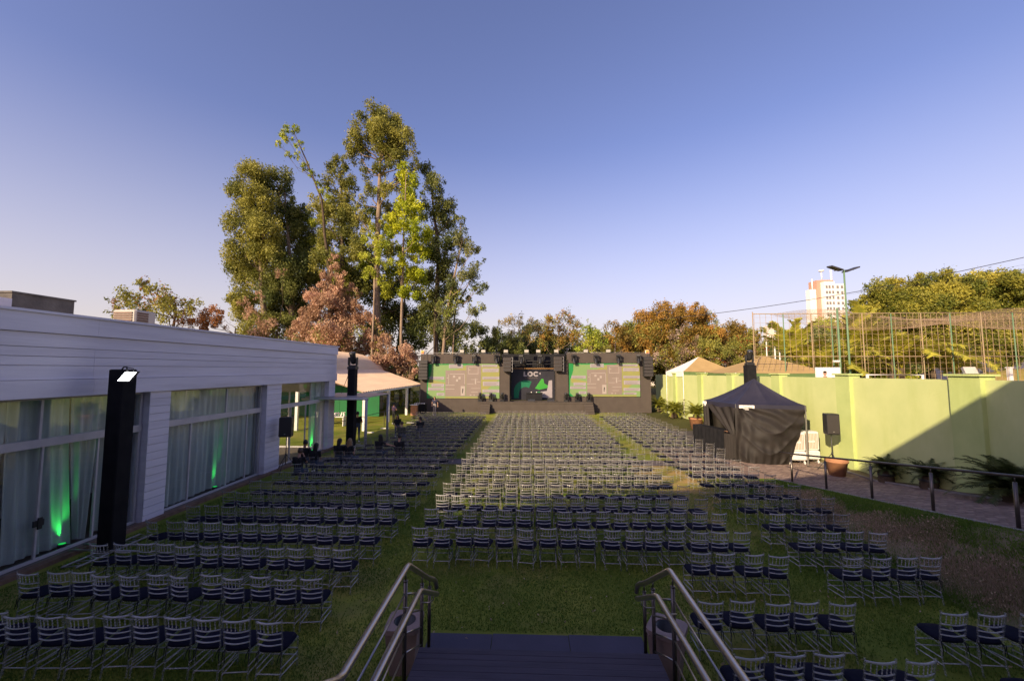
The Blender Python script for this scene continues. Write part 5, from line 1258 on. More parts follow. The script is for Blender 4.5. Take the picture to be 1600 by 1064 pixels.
# ---------------------------------------------------------------- ball court with netting
ct = thing('court_fence', 'tall net fence on thin poles around the ball court behind the lime wall', 'fence', (26, 30, 0))
FY = 30.0; FT = 8.6
fx = [16.7, 18.9, 20.9, 22.35, 24.55, 26.6, 28.7, 30.75, 32.9, 35.1, 37.4]
for i, x in enumerate(fx):
    q = MB(); q.tube([(x, FY, 0), (x, FY, FT + (.0 if i else .15))], .036, 8); q.build('post', M['green_pole' if i % 2 else 'rust_pole'], ct)
q = MB(); q.tube([(16.7, FY, FT), (37.6, FY, FT)], .035, 6); q.build('top_rail', M['rust_pole'], ct)
q = MB(); q.tube([(16.7, FY, 5.45), (37.6, FY, 5.45)], .03, 6); q.build('mid_rail', M['rust_pole'], ct)
q = MB()
x = 16.8
while x < 37.5:
    q.box(x - .0065, x + .0065, FY - .01, FY + .01, 3.2, FT - .03); x += .42
z = 3.3
while z < FT - .05:
    q.box(16.8, 37.5, FY - .0085, FY + .0085, z - .005, z + .005); z += .42
q.build('side_net', M['cord'], ct).__setitem__('kind', 'stuff')
on = thing('overhead_net', 'sagging brown safety net hung high over the ball court', 'net', (28, 34, 8))
q = MB()
def netz(x, y):
    u = (x - 24) / 24.0; v = (y - 30) / 12
    return FT + .02 - .95 * math.sin(min(1, v * 1.9) * PI) * (.35 + .65 * abs(math.sin(u * 6.5 + .4))) + max(0, v - .45) * (3.0 + 1.2 * math.sin(u * 8)) * 1.1
nx, ny = 84, 44
for i in range(nx + 1):
    x = 24.0 + 26.0 * i / nx
    q.tube([(x, 30.05 + 10 * j / 16, netz(x, 30.05 + 10 * j / 16)) for j in range(17)], .010, 3, cap=False)
for j in range(ny + 1):
    y = 30.05 + 10 * j / ny
    q.tube([(24.0 + 26.0 * i / 40, y, netz(24.0 + 26.0 * i / 40, y)) for i in range(41)], .010, 3, cap=False)
n_ = q.build('netting', M['cord'], on); n_['kind'] = 'stuff'
lp = thing('floodlight_pole', 'green floodlight pole with twin lamp heads over the ball court', 'light pole', (23.0, 29.4, 0))
q = MB(); q.tube([(23.0, 29.4, 0), (23.0, 29.4, 11.7)], [.075, .055], 10); q.build('pole', M['green_pole'], lp)
q = MB(); q.tube([(22.3, 29.4, 11.65), (23.7, 29.4, 11.72)], .03, 6); q.build('cross_arm', M['darkmetal'], lp)
for a, b, tl in ((-.95, -.15, -.16), (.1, 1.0, .18)):
    q = MB(); q.poly([(23 + a, 29.2, 11.72 - tl * 1.2), (23 + b, 29.2, 11.72 + tl * .6), (23 + b, 29.75, 11.78 + tl * .6), (23 + a, 29.75, 11.78 - tl * 1.2)], (0, 0, .10)); q.build('lamp_head', M['darkmetal'], lp)
lp2 = thing('camera_pole', 'green pole with a small white camera beside the floodlight pole', 'pole', (22.2, 29.2, 0))
q = MB(); q.tube([(22.2, 29.2, 0), (22.2, 29.2, 8.9)], .065, 8); q.build('pole', M['green_pole'], lp2)
q = MB(); q.bbox(21.75, 22.15, 29.1, 29.3, 5.0, 5.14, .02); q.tube([(22.15, 29.2, 5.07), (22.2, 29.2, 5.0)], .03, 6); q.build('camera', M['white_paint'], lp2)
# power lines
q = MB()
def sagl(a, b, s, n=18): return [(a[0] + (b[0] - a[0]) * k / n, a[1] + (b[1] - a[1]) * k / n, a[2] + (b[2] - a[2]) * k / n - s * 4 * (k / n) * (1 - k / n)) for k in range(n + 1)]
q = MB(); q.tube(sagl((20, 60, 12), (60, 38, 18.2), 1.2), .035, 4); tag(q.build('power_line', M['cable'], None, (40, 49, 15)), 'thick power cable slanting up to the right over the court', 'cable')
for k in range(5):
    q = MB(); q.tube(sagl((33 + k, 42, 12.2 + .2 * k), (62, 38, 17.4 - .75 * k), .3), .008, 3); tag(q.build('guy_wire', M['cable'], None, (48, 40, 14)), 'thin wire under the power cable above the court, %s from the top' % ORD[k + 1], 'wire', 'thin wires above the court')

# ---------------------------------------------------------------- tan tents beyond the wall
def tan_tent(cx, cy, w, d, ze, zp, lab, white_left=False):
    t = thing('canopy_tent', lab, 'tent', (cx, cy, 0), 0, 'tan canopy tents beyond the lime wall')
    c = [(cx - w / 2, cy - d / 2), (cx + w / 2, cy - d / 2), (cx + w / 2, cy + d / 2), (cx - w / 2, cy + d / 2)]
    for k in range(4):
        a, b = c[k], c[(k + 1) % 4]
        q = MB()
        def fn(u, v, a=a, b=b):
            e = lerp(a, b, u); f = v
            return (e[0] + (cx - e[0]) * f, e[1] + (cy - e[1]) * f, ze + (zp - ze) * f ** 1.1 - .06 * math.sin(PI * u) * (1 - f))
        q.grid(fn, 10, 8); q.build('roof_panel', M['canvas_white' if (white_left and k == 3) else 'canvas_tan'], t)
        q = MB(); q.grid(lambda u, v, a=a, b=b: (*lerp(a, b, u), ze - .01 - .45 * v - .06 * math.sin(PI * u) * (1)), 10, 1); q.build('valance', M['canvas_white' if (white_left and k == 3) else 'canvas_green'], t)
    for p in c:
        q = MB(); q.tube([(p[0], p[1], 0), (p[0], p[1], ze)], .04, 6); q.build('pole', M['white_paint'], t)
tan_tent(16.9, 40.0, 4.9, 4.5, 4.30, 5.75, 'tan canopy tent with a white left panel beyond the lime wall', True)
tan_tent(18.7, 32.2, 7.1, 5.0, 4.25, 5.55, 'larger tan canopy tent with green valance behind the gazebo')
# things seen over the wall
ps = thing('poster_board', 'white poster board with a portrait of a dark haired man above the wall', 'poster', (18.6, 25.6, 0))
q = MB(); q.box(17.95, 19.45, 25.6, 25.65, 3.75, 4.62); q.build('board', M['canvas_white'], ps)
for x in (18.0, 19.4):
    q = MB(); q.tube([(x, 25.7, 0), (x, 25.7, 4.6)], .03, 6); q.build('leg', M['green_pole'], ps)
q = MB(); n = 16
q.poly([(18.50 + .105 * math.cos(2 * PI * k / n), 25.597, 4.23 + .14 * math.sin(2 * PI * k / n)) for k in range(n)], (0, -.004, 0)); q.poly([(18.34, 25.597, 3.95), (18.66, 25.597, 3.95), (18.60, 25.597, 4.08), (18.40, 25.597, 4.08)], (0, -.004, 0)); q.build('portrait_face', M['skin'], ps)
q = MB(); q.poly([(18.50 + .12 * math.cos(PI * k / 10), 25.591, 4.28 + .12 * math.sin(PI * k / 10)) for k in range(11)], (0, -.003, 0)); q.build('portrait_hair', M['hair_black'], ps)
q = MB(); q.poly([(18.30, 25.591, 3.80), (18.72, 25.591, 3.80), (18.68, 25.591, 3.97), (18.34, 25.591, 3.97)], (0, -.003, 0)); q.build('portrait_shirt', M['cloth_navy'], ps)
gl_ = thing('goal_bar', 'white goal frame seen just above the lime wall', 'goal', (19.5, 22.5, 0))
q = MB(); q.tube([(18.5, 22.5, 0), (18.5, 22.5, 4.2), (21.4, 22.5, 4.2), (21.4, 22.5, 0)], .07, 8); q.build('frame', M['white_paint'], gl_)
wf = thing('wall_floodlight', 'pale square floodlight tilted on the nearest wall pilaster', 'floodlight', (14.5, 13.7, 4.34))
q = MB(); q.poly([(14.32, 13.62, 4.36), (14.62, 13.52, 4.36), (14.50, 13.50, 4.58), (14.22, 13.60, 4.58)], (.05, .12, -.03)); q.build('lamp', M['frame'], wf)
q = MB(); q.tube([(14.66, 13.6, 4.345), (14.8, 13.6, 4.42)], .03, 6); q.build('bracket', M['darkmetal'], wf)
bb = thing('pale_blue_wall', 'pale blue wall end beyond the lime wall at the right picture edge', 'wall', (22, 17.5, 0))
q = MB(); q.box(21.3, 27, 17.5, 17.8, 0, 4.75); q.build('panel', M['pale_blue'], bb); q = MB(); q.box(21.3, 27, 17.47, 17.498, 4.40, 4.45); q.build('rail', M['frame'], bb)
mg = MB(); mg.grid(lambda u, v: (44 + 26 * u, 40 + 14 * v, 4.6 * math.sin(PI * min(1, u * 1.0 + .0)) ** .8 * math.sin(PI * v) ** .7 + .02), 30, 16)
struct('grass_mound', mg, mat('mound_grass', (.36, .25, .08), (.27, .22, .06), rough=.95, scale=1.2, bump=.6, bscale=12, spec=.05))
for i, x in enumerate((45.5, 50.5)):
    t = thing('white_post', 'white concrete post in front of the straw mound, %s of two' % ('left' if i == 0 else 'right'), 'post', (x, 39.5, 0), 0, 'white posts in front of the straw mound')
    q = MB(); q.box(x - .14, x + .14, 39.36, 39.64, 0, 4.6); q.build('shaft', M['white_paint'], t); q = MB(); q.box(x - .18, x + .18, 39.3, 39.7, 4.602, 4.72); q.build('cap', M['white_paint'], t)
lw = thing('low_white_wall', 'long low white wall behind the right end of the lime wall', 'wall', (44, 37, 0))
q = MB(); q.box(33, 60, 37, 37.2, 0, 3.3); q.build('wall', M['white_paint'], lw); q = MB(); q.box(32.9, 60.1, 36.9, 37.3, 3.302, 3.4); q.build('coping', M['concrete'], lw)
for i, x in enumerate((27.0, 27.9, 28.4)):
    t = thing('white_pole', 'thin white pole among the scrub left of the court, %s from the left' % ORD[i + 1], 'pole', (x, 46, 0), 0, 'thin white poles left of the court')
    q = MB(); q.tube([(x, 46, 0), (x, 46, 7.6 - .6 * i)], .07, 6); q.build('shaft', M['white_paint'], t)

# ---------------------------------------------------------------- far buildings
tw = thing('apartment_tower', 'tall white apartment tower with a rose brick strip in the distance', 'building', (150, 200, 0))
def tb_(x0, x1, y0, y1, z0, z1, m, nm): q = MB(); q.box(x0, x1, y0, y1, z0, z1); return q.build(nm, M[m], tw)
tb_(141.6, 144.6, 203, 206, 0, 44.5, 'tower_white', 'wing'); tb_(144.61, 146.6, 202.4, 208, 0, 49.0, 'tower_brick', 'brick_strip'); tb_(146.61, 151.7, 200, 208, 0, 47.8, 'tower_white', 'wall')
tb_(151.71, 152.2, 201.5, 208, 0, 48.8, 'tower_brick', 'brick_strip'); tb_(152.21, 157.2, 200.6, 208, 0, 46.8, 'tower_white', 'wall'); tb_(146.7, 151.6, 202.6, 207, 47.81, 49.2, 'tower_brick', 'roof_house')
wm = None
for f_ in range(17):
    z = 44.6 - f_ * 2.7
    for xa, w in ((147.2, 1.0), (148.6, 1.0), (150.2, .9), (152.9, 1.1), (155.0, 1.1)):
        if wm is None:
            q = MB(); q.box(-.5, .5, -.08, .02, 0, 1.25); wm = q.mesh('window', M['tower_glass'])
            qf = MB(); qf.box(-.62, .62, -.14, -.081, -.12, -.002); sm_ = qf.mesh('sill', M['concrete'])
        yf = 200 if xa < 152 else 200.6
        o = bpy.data.objects.new('window', wm); C.objects.link(o); o.parent = tw; o.location = (xa + .5 - 150, yf - 200, z); o.scale = (w, 1, 1)
        s_ = bpy.data.objects.new('sill', sm_); C.objects.link(s_); s_.parent = o
q = MB(); q.tube([(148.5, 204, 49.2), (148.5, 204, 54)], .25, 6); q.lathe([(1.2, .9), (1.1, .2), (.2, 0)], (148.5, 204, 53.6), 14); q.build('dish_mast', M['tower_white'], tw)
q = MB(); q.tube([(153.2, 204, 46.8), (153.2, 204, 54.5)], .45, 6); q.tube([(144.0, 204.5, 44.5), (144.0, 204.5, 50)], .35, 6); q.build('antenna', M['tower_white'], tw)
fb = thing('far_apartment_block', 'small cream apartment block far behind the bougainvillea', 'building', (122, 205, 0))
q = MB(); q.box(122, 128, 200, 204, 0, 23); q.box(118.5, 121.9, 201, 204, 0, 26); q.build('wall', M['far_wall'], fb)
for f_ in range(8):
    for k in range(3):
        q = MB(); q.box(122.5 + k * 1.8, 123.5 + k * 1.8, 199.9, 199.99, 2 + f_ * 2.5, 3.3 + f_ * 2.5); q.build('window', M['tower_glass'], fb)
for i, (x0, x1, y, h, lab) in enumerate([(2.5, 9.5, 90, 10.5, 'pale house wall glimpsed through the trees behind the central screen'), (-6, 0.5, 96, 9.5, 'cream house glimpsed between trees left of the stage centre'), (84, 104, 78, 11.5, 'pale rose house behind the net at the right picture edge'), (30, 42, 110, 13, 'white house among the trees behind the bougainvillea')]):
    t = thing('house', lab, 'house', ((x0 + x1) / 2, y, 0))
    q = MB(); q.box(x0, x1, y, y + 8, 0, h); q.build('wall', M['far_wall'], t)
    q = MB(); q.poly([(x0 - .4, y - .4, h + .002), (x0 - .4, y + 8.4, h + .002), (x0 - .4, y + 4, h + 1.6)], (x1 - x0 + .8, 0, 0)); q.build('roof', M['terracotta'], t)
    k = x0 + 1
    while k < x1 - 1.2:
        q = MB(); q.box(k, k + 1.1, y - .06, y - .002, h - 3.0, h - 1.6); q.build('window', M['tower_glass'], t); k += 2.4
far = [(x, 150 + 25 * math.sin(x * .13), 4.0 + 2.2 * math.sin(x * .31) + 1.5 * math.sin(x * .83), 6.5) for x in range(-150, 260, 7)]
V, tv = leafcloud(far, 16, .9, 99, .8, 0)
o = bpy.data.objects.new('far_wood', quads_mesh('far_wood', V, tv, LEAF['deep'])); C.objects.link(o); o['kind'] = 'stuff'
# ================================================================ CHAIRS
def post_pts(sx):
    return [(sx * .178, -.235, 0), (sx * .174, -.20, .20), (sx * .172, -.185, .44), (sx * .178, -.205, .66), (sx * .186, -.245, .92)]
def post_at(sx, z):
    P = post_pts(sx)
    for a, b in zip(P[:-1], P[1:]):
        if a[2] <= z <= b[2]:
            t = (z - a[2]) / (b[2] - a[2]); return tuple(a[i] + (b[i] - a[i]) * t for i in range(3))
    return P[-1]
def ringed(pts, r, beads, n, br=1.35):
    """tube points with turned rings at the given fractions"""
    P = []; R_ = []
    L = [0]
    for a, b in zip(pts[:-1], pts[1:]): L.append(L[-1] + (Vector(b) - Vector(a)).length)
    T = L[-1]
    st = sorted(set([round(l / T, 4) for l in L] + [round(x, 4) for b in beads for x in (b - .018, b, b + .018)]))
    for s in st:
        d = s * T
        k = max(i for i in range(len(L) - 1) if L[i] <= d + 1e-9)
        f = (d - L[k]) / (L[k + 1] - L[k]); P.append(tuple(pts[k][i] + (pts[k + 1][i] - pts[k][i]) * f for i in range(3)))
        R_.append(r * br if any(abs(s - b) < .004 for b in beads) else r)
    return P, R_
RZ = (.885, .725, .642, .560)
def rail_pts(z, n=6):
    a, b = post_at(-1, z), post_at(1, z)
    return [(a[0] + (b[0] - a[0]) * t, a[1] - .034 * math.sin(PI * t), z - .006 * math.sin(PI * t)) for t in [i / n for i in range(n + 1)]]
def q_posts(q, s, n, beads=True):
    P, R_ = ringed(post_pts(s), .0135, (.14, .36, .52, .70, .985) if beads else (), n); q.tube(P, R_, n)
def q_leg(q, s, n, beads=True):
    P, R_ = ringed([(s * .192, .195, 0), (s * .19, .185, .43)], .0135, (.25, .5, .75) if beads else (), n); q.tube(P, R_, n)
def q_rail(q, z, n, seg=6): q.tube(rail_pts(z, seg), .0148 if z > .8 else .0102, n)
def q_spindles(q, n, beads=True):
    for k in range(5):
        t = (k + 1) / 6
        a = rail_pts(RZ[1], 12)[2 * (k + 1)]; b = rail_pts(RZ[0], 12)[2 * (k + 1)]
        if beads:
            P, R_ = ringed([a, b], .0055, (.22, .5, .78), n, 2.1)
            q.tube(P, R_, n, cap=False)
        else: q.tube([a, b], .0065, n, cap=False)
STR = [((-1, 'b', .13), (-1, 'f', .11)), ((1, 'b', .13), (1, 'f', .11)), ((-1, 'b', .225), (-1, 'f', .205)), ((1, 'b', .225), (1, 'f', .205)),
       ((-1, 'b', .155), (1, 'b', .155)), ((-1, 'f', .16), (1, 'f', .16)), ((-1, 'f', .26), (1, 'f', .26))]
def spt(e): return post_at(e[0], e[2]) if e[1] == 'b' else (e[0] * .191, .19, e[2])
def q_seat(q):
    q.bbox(-.198, -.158, -.19, .20, .412, .438, .006); q.bbox(.158, .198, -.19, .20, .412, .438, .006); q.bbox(-.157, .157, .165, .205, .412, .438, .006); q.bbox(-.157, .157, -.195, -.155, .412, .438, .006)
def q_cushion(q, n=28, mi=0):
    rings = []
    for (k, z) in ((.80, .440), (.97, .448), (1.0, .462), (.96, .480), (.70, .492), (.25, .496)):
        R = []
        for i in range(n):
            t = 2 * PI * i / n; c, s = math.cos(t), math.sin(t); e = .55
            R.append((.215 * k * math.copysign(abs(c) ** e, c), .005 + .215 * k * math.copysign(abs(s) ** e, s), z))
        rings.append(R)
    vs = sum(rings, []); m = len(rings)
    fs = [(i * n + k, i * n + (k + 1) % n, (i + 1) * n + (k + 1) % n, (i + 1) * n + k) for i in range(m - 1) for k in range(n)]
    fs.append(tuple(range(n))[::-1]); fs.append(tuple((m - 1) * n + k for k in range(n)))
    q.add(vs, fs, mi, True)
CHK = 'rows of clear chairs with navy cushions'
def make_chair(label, loc, rz):
    t = thing('chair', label, 'chair', loc, rz, CHK)
    B = lambda nm, q, m=M['acrylic'], par=None: q.build(nm, m, par or t, local=True)
    for s in (-1, 1):
        q = MB(); q_posts(q, s, 8); B('back_post', q)
        q = MB(); q_leg(q, s, 8); B('leg', q)
    for z in RZ:
        q = MB(); q_rail(q, z, 8, 8); B('back_rail', q, M['acrylic_rail'])
    q = MB(); q_spindles(q, 6); B('spindles', q, M['acrylic_rail'])
    q = MB(); q_seat(q); B('seat', q)
    for a, b in STR:
        q = MB(); q.tube([spt(a), spt(b)], .0095, 6); B('stretcher', q, M['acrylic_rail'])
    q = MB(); q_cushion(q); c = B('cushion', q, M['navy'])
    for s in (-1, 1):
        q = MB(); x = s * .165
        q.tube([(x, -.17, .455), (x + s * .02, -.215, .44), (x + s * .012, -.225, .36), (x + s * .03, -.235, .27)], [.008, .007, .006, .004], 5); q.tube([(x, -.19, .45), (x - s * .015, -.232, .40), (x - s * .03, -.24, .31)], [.007, .006, .003], 5)
        B('tie', q, M['tie'], c)
    return t
def simple_mesh(n, seg, cn, beads, mats):
    q = MB()
    for s in (-1, 1): q_posts(q, s, n, beads); q_leg(q, s, n, beads)
    n0 = len(q.f)
    for z in RZ: q_rail(q, z, n, seg)
    q_spindles(q, 3, False)
    for a, b in STR[:6]: q.tube([spt(a), spt(b)], .0095, 3, cap=False)
    q.m[n0:] = [2] * (len(q.f) - n0)
    q_seat(q); q_cushion(q, cn, 1)
    return q
rows = []     # block, label of block, row Y (of the backrest), x centres counted from label side
RR = random.Random(77)
seats = []
def addrow(block, rowno, ybk, xs, side):
    for i, x in enumerate(xs): seats.append((block, rowno, i + 1, x + RR.uniform(-.04, .04), ybk + .245 + RR.uniform(-.055, .055), RR.gauss(0, .065), side))
for k in range(25):
    y = 5.84 + 1.163 * k
    n = 12
    if y > 14 : n = 13
    x_right = -3.55 - .20
    xs = [x_right - .468 * i for i in range(n)]
    if 15 < y < 32: xs = [x for x in xs if x > (-9.3 if y < 20 else -8.6)]
    if 21 < y < 25.6: xs = [x for x in xs if x > -8.3]
    addrow('left', k + 1, y, xs, 'right')
for k in range(23):
    y = 9.3 + 1.163 * k
    xs = [-2.69 + .20 + .4837 * i for i in range(16)]
    if k in (9, 10): xs = xs[:-1]
    addrow('centre', k + 1, y, xs, 'left')
addrow('steps', 1, 5.43, [2.80 + .52 * i for i in range(5)], 'left')
addrow('steps', 2, 6.57, [2.81 + .505 * i for i in range(5)], 'left')
addrow('steps', 3, 8.2, [3.37 + .497 * i for i in range(4)], 'left')
oy = [5.28, 6.45, 8.2, 9.4, 10.52, 11.74, 13.0, 14.22] + [15.38 + 1.163 * k for k in range(17)]
for k, y in enumerate(oy):
    n = 3 if k < 2 else (4 if k < 5 else 5)
    if y > 18: n = 6
    if y > 24.5: n = 7
    pitch = .52
    x0 = 6.24 if k not in (0, 1) else 6.30
    if 19 < y < 24: n = 6
    xs = [x0 + .05 * math.sin(k * 1.7) + pitch * i for i in range(n)]
    addrow('right', k + 1, y, xs, 'left')
BL = {'left': 'left block', 'centre': 'centre block', 'steps': 'group right of the stairs', 'right': 'right block'}
def seat_label(s):
    b, r, i, _, _, _, side = s
    a = '%s from %s, %s row of the %s' % (ORD[i], 'the aisle' if side == 'right' else 'left', ORD[r] + ' nearest' if r > 1 else 'nearest', BL[b])
    return 'clear chair, ' + a
camv = Vector((0, 0, 4.5))
seats.sort(key=lambda s: (Vector((s[3], s[4], .5)) - camv).length)
inview = [s for s in seats if abs((s[3] + .04 * s[4]) / max(s[4], .1)) < 1.42]
NEAR, MID = 130, 300
cproto = None; mq_ = None
midmesh = simple_mesh(5, 4, 16, True, None).mesh('chair', [M['acrylic'], M['navy'], M['acrylic_mid']])
taken = 0
for j, s in enumerate(inview[:MID]):
    loc = (s[3], s[4], .0); rz = s[5]
    if j < NEAR:
        if cproto is None: cproto = make_chair(seat_label(s), loc, rz)
        else: dup(cproto, loc, rz, seat_label(s))
    else:
        o = bpy.data.objects.new('chair', midmesh); C.objects.link(o); o.location = loc; o.rotation_euler = (0, 0, rz)
        tag(o, seat_label(s), 'chair', CHK)
rest = inview[MID:]
fq = simple_mesh(3, 2, 10, False, None)
tv_, tf_, tm_ = np.array(fq.v), [], []
for f, m in zip(fq.f, fq.m):
    for k in range(1, len(f) - 1): tf_.append((f[0], f[k], f[k + 1])); tm_.append(m)
tf_ = np.array(tf_); tm_ = np.array(tm_)
AV = []; AF = []
for k, s in enumerate(rest):
    c, q_ = math.cos(s[5]), math.sin(s[5])
    v = tv_.copy(); x, y = v[:, 0].copy(), v[:, 1].copy()
    v[:, 0] = x * c - y * q_ + s[3]; v[:, 1] = x * q_ + y * c + s[4]
    AV.append(v); AF.append(tf_ + k * len(tv_))
AV = np.concatenate(AV); AF = np.concatenate(AF)
me = bpy.data.meshes.new('distant_chairs')
me.vertices.add(len(AV)); me.vertices.foreach_set('co', AV.astype(np.float32).ravel())
me.loops.add(AF.size); me.loops.foreach_set('vertex_index', AF.astype(np.int32).ravel())
me.polygons.add(len(AF)); me.polygons.foreach_set('loop_start', (np.arange(len(AF)) * 3).astype(np.int32)); me.polygons.foreach_set('loop_total', np.full(len(AF), 3, np.int32))
me.materials.append(M['acrylic']); me.materials.append(M['navy']); me.materials.append(M['acrylic_far'])
me.polygons.foreach_set('material_index', np.tile(tm_, len(rest)).astype(np.int32))
me.update(calc_edges=True)
o = bpy.data.objects.new('distant_chairs', me); C.objects.link(o); o['kind'] = 'stuff'

# ================================================================ PEOPLE
def capsule(q, a, b, ra, rb, n=10):
    a, b = Vector(a), Vector(b); d = b - a
    L = max(d.length, 1e-4); d = d / L
    prof = []
    for i in range(5):
        t = PI / 2 * i / 4; prof.append((ra * math.sin(t) + 1e-4, -ra * math.cos(t)))
    for i in range(5):
        t = PI / 2 * i / 4; prof.append((rb * math.cos(t) + 1e-4, L + rb * math.sin(t)))
    q.lathe(prof, a, n, 0, d)
def person(label, loc, rz, J, mats, hair=None, long=False, group='people around the seating', sc=1.0, height=1.72):
    """J: joints in metres, facing +Y. mats: (skin, top, bottom, shoe, sleeve_long)"""
    t = thing('person', label, 'person', loc, rz, None)
    sk, top, bot, shoe, sl = mats
    ML = [M[sk], M[top], M[bot], M[shoe]]
    bones = []
    def bone(a, b, ra, rb, mi): bones.append((Vector(a) * sc, Vector(b) * sc, ra * sc, rb * sc, mi))
    hip, ch, nk, hd = Vector(J['hip']), Vector(J['chest']), Vector(J['neck']), Vector(J['head'])
    side = Vector(J.get('side', (1, 0, 0)))
    for s in (-1, 1):
        bone(hip + side * s * .075, hip.lerp(ch, .45) + side * s * .065, .105, .095, 2 if s else 2)
        bone(hip.lerp(ch, .35) + side * s * .065, ch + side * s * .085, .095, .105, 1)
        sh = Vector(J['sh' + 'LR'[s > 0]]); el = Vector(J['el' + 'LR'[s > 0]]); wr = Vector(J['wr' + 'LR'[s > 0]])
        bone(ch + side * s * .06 + Vector((0, 0, .03)), sh, .085, .062, 1)
        bone(sh, sh.lerp(el, .6), .056, .048, 1); bone(sh.lerp(el, .6), el, .045, .040, 1 if sl else 0)
        bone(el, wr, .038, .027, 1 if sl else 0)
        d = (wr - el).normalized(); p = wr + d * .075
        w = d.cross(Vector((0, 0, 1)));
        if w.length < .1: w = Vector((1, 0, 0))
        w.normalize(); nrm = w.cross(d)
        bone(wr, p + w * .022, .024, .020, 0); bone(wr, p - w * .022, .024, .020, 0)
        for f in range(4):
            o_ = w * (-.030 + .020 * f); l = (.062, .074, .070, .055)[f]
            m1 = p + o_ + d * l * .5; e = m1 + (d * .7 - nrm * .6).normalized() * l * .5
            bone(p + o_ * .9, m1, .0105, .010, 0); bone(m1, e, .010, .009, 0)
        th = wr + d * .025 + w * s * .028
        bone(wr + d * .015, th, .015, .013, 0); bone(th, th + (d + w * s * .6).normalized() * .05, .012, .010, 0)
        hp = hip + side * s * .095; kn = Vector(J['kn' + 'LR'[s > 0]]); an = Vector(J['an' + 'LR'[s > 0]])
        bone(hp, kn, .090, .060, 2); bone(kn, an, .058, .040, 2)
        fd = Vector(J.get('toe', (0, 1, 0)))
        bone(an - fd * .03 - Vector((0, 0, .03)), an + fd * .16 - Vector((0, 0, .045)), .045, .036, 3)
    bone(nk - (nk - ch) * .25, nk + (hd - nk) * .4, .055, .050, 0)
    q = MB()
    for a, b, ra, rb, mi in bones: capsule(q, a, b, ra, rb)
    fz = Vector(J.get('face', (0, 1, 0))).normalized()
    c = hd * sc; ang = math.atan2(-fz.x, fz.y)
    def hl(p): # head-local to body
        x, y, z = p; return c + Vector((x * math.cos(ang) - y * math.sin(ang), x * math.sin(ang) + y * math.cos(ang), z)) * sc
    hb = MB(); hb.ball((0, 0, .02), .1, 16, 12, 0, (.78, .96, 1.12)); capsule(hb, (0, .035, -.06), (0, .055, -.075), .052, .034); capsule(hb, (0, .088, .005), (0, .108, -.022), .010, .015)
    for s in (-1, 1): hb.ball((s * .078, -.005, -.005), .028, 8, 6, 0, (.4, .7, 1.1))
    for s in (-1, 1): capsule(hb, (s * .018, .086, -.055), (0, .091, -.055), .007, .009)
    q.add([hl(v) for v in hb.v], hb.f, 0, True)
    me0 = q.mesh('tmp', ML); ob = bpy.data.objects.new('tmp', me0); C.objects.link(ob)
    md = ob.modifiers.new('r', 'REMESH'); md.mode = 'VOXEL'; md.voxel_size = .0125 * sc; md.use_smooth_shade = True
    ms = ob.modifiers.new('s', 'SMOOTH'); ms.factor = .5; ms.iterations = 3
    dg = bpy.context.evaluated_depsgraph_get()
    me = bpy.data.meshes.new_from_object(ob.evaluated_get(dg)); me.name = 'body'
    bpy.data.objects.remove(ob)
    me.materials.clear()
    for m in ML: me.materials.append(m)
    n = len(me.polygons); cen = np.zeros(n * 3, np.float32); me.polygons.foreach_get('center', cen); cen = cen.reshape(-1, 3)
    best = np.full(n, 1e9); idx = np.zeros(n, np.int32)
    for a, b, ra, rb, mi in bones + [(c - Vector((0, 0, .06)), c + Vector((0, 0, .05)), .09 * sc, .09 * sc, 0)]:
        A_, B_ = np.array(a), np.array(b); ab = B_ - A_
        tt = np.clip(((cen - A_) @ ab) / max(1e-9, ab @ ab), 0, 1)
        dd = np.linalg.norm(cen - (A_ + tt[:, None] * ab), axis=1) - (ra + (rb - ra) * tt)
        k = dd < best; best[k] = dd[k]; idx[k] = mi
    me.polygons.foreach_set('material_index', idx); me.polygons.foreach_set('use_smooth', np.ones(n, bool)); me.update()
    o = bpy.data.objects.new('body', me); C.objects.link(o); o.parent = t
    if hair:
        h = MB(); hh = MB()
        rr = random.Random(len(label))
        def hf(u, v):
            a = 2 * PI * u; th = PI * .62 * v
            front = max(0, math.sin(a))
            th *= (1 - .42 * front)
            r = .112 + .006 * math.sin(a * 9) * v
            return (.82 * r * math.sin(th) * math.cos(a), r * math.sin(th) * math.sin(a) - .008, .035 + 1.08 * r * math.cos(th))
        hh.grid(hf, 24, 10)
        if long:
            def lf(u, v):
                a = PI * (1.0 + u) ; w = 1.0 + .15 * math.sin(v * 3)
                return (.098 * w * math.cos(a) + .006 * math.sin(u * 40 + v * 4), .102 * math.sin(a) * (1 - .25 * v) - .018 - .03 * v + .006 * math.sin(u * 33), .03 - long * v)
            hh.grid(lf, 26, 8)
        h.add([hl(v) for v in hh.v], hh.f, 0, True)
        h.build('hair', M[hair], t, local=True)
    e = MB()
    for s in (-1, 1): e.ball(hl((s * .031, .080, .012)), .010 * sc, 6, 4)
    e.build('eyes', M['hair_black'], t, local=True)
    return t
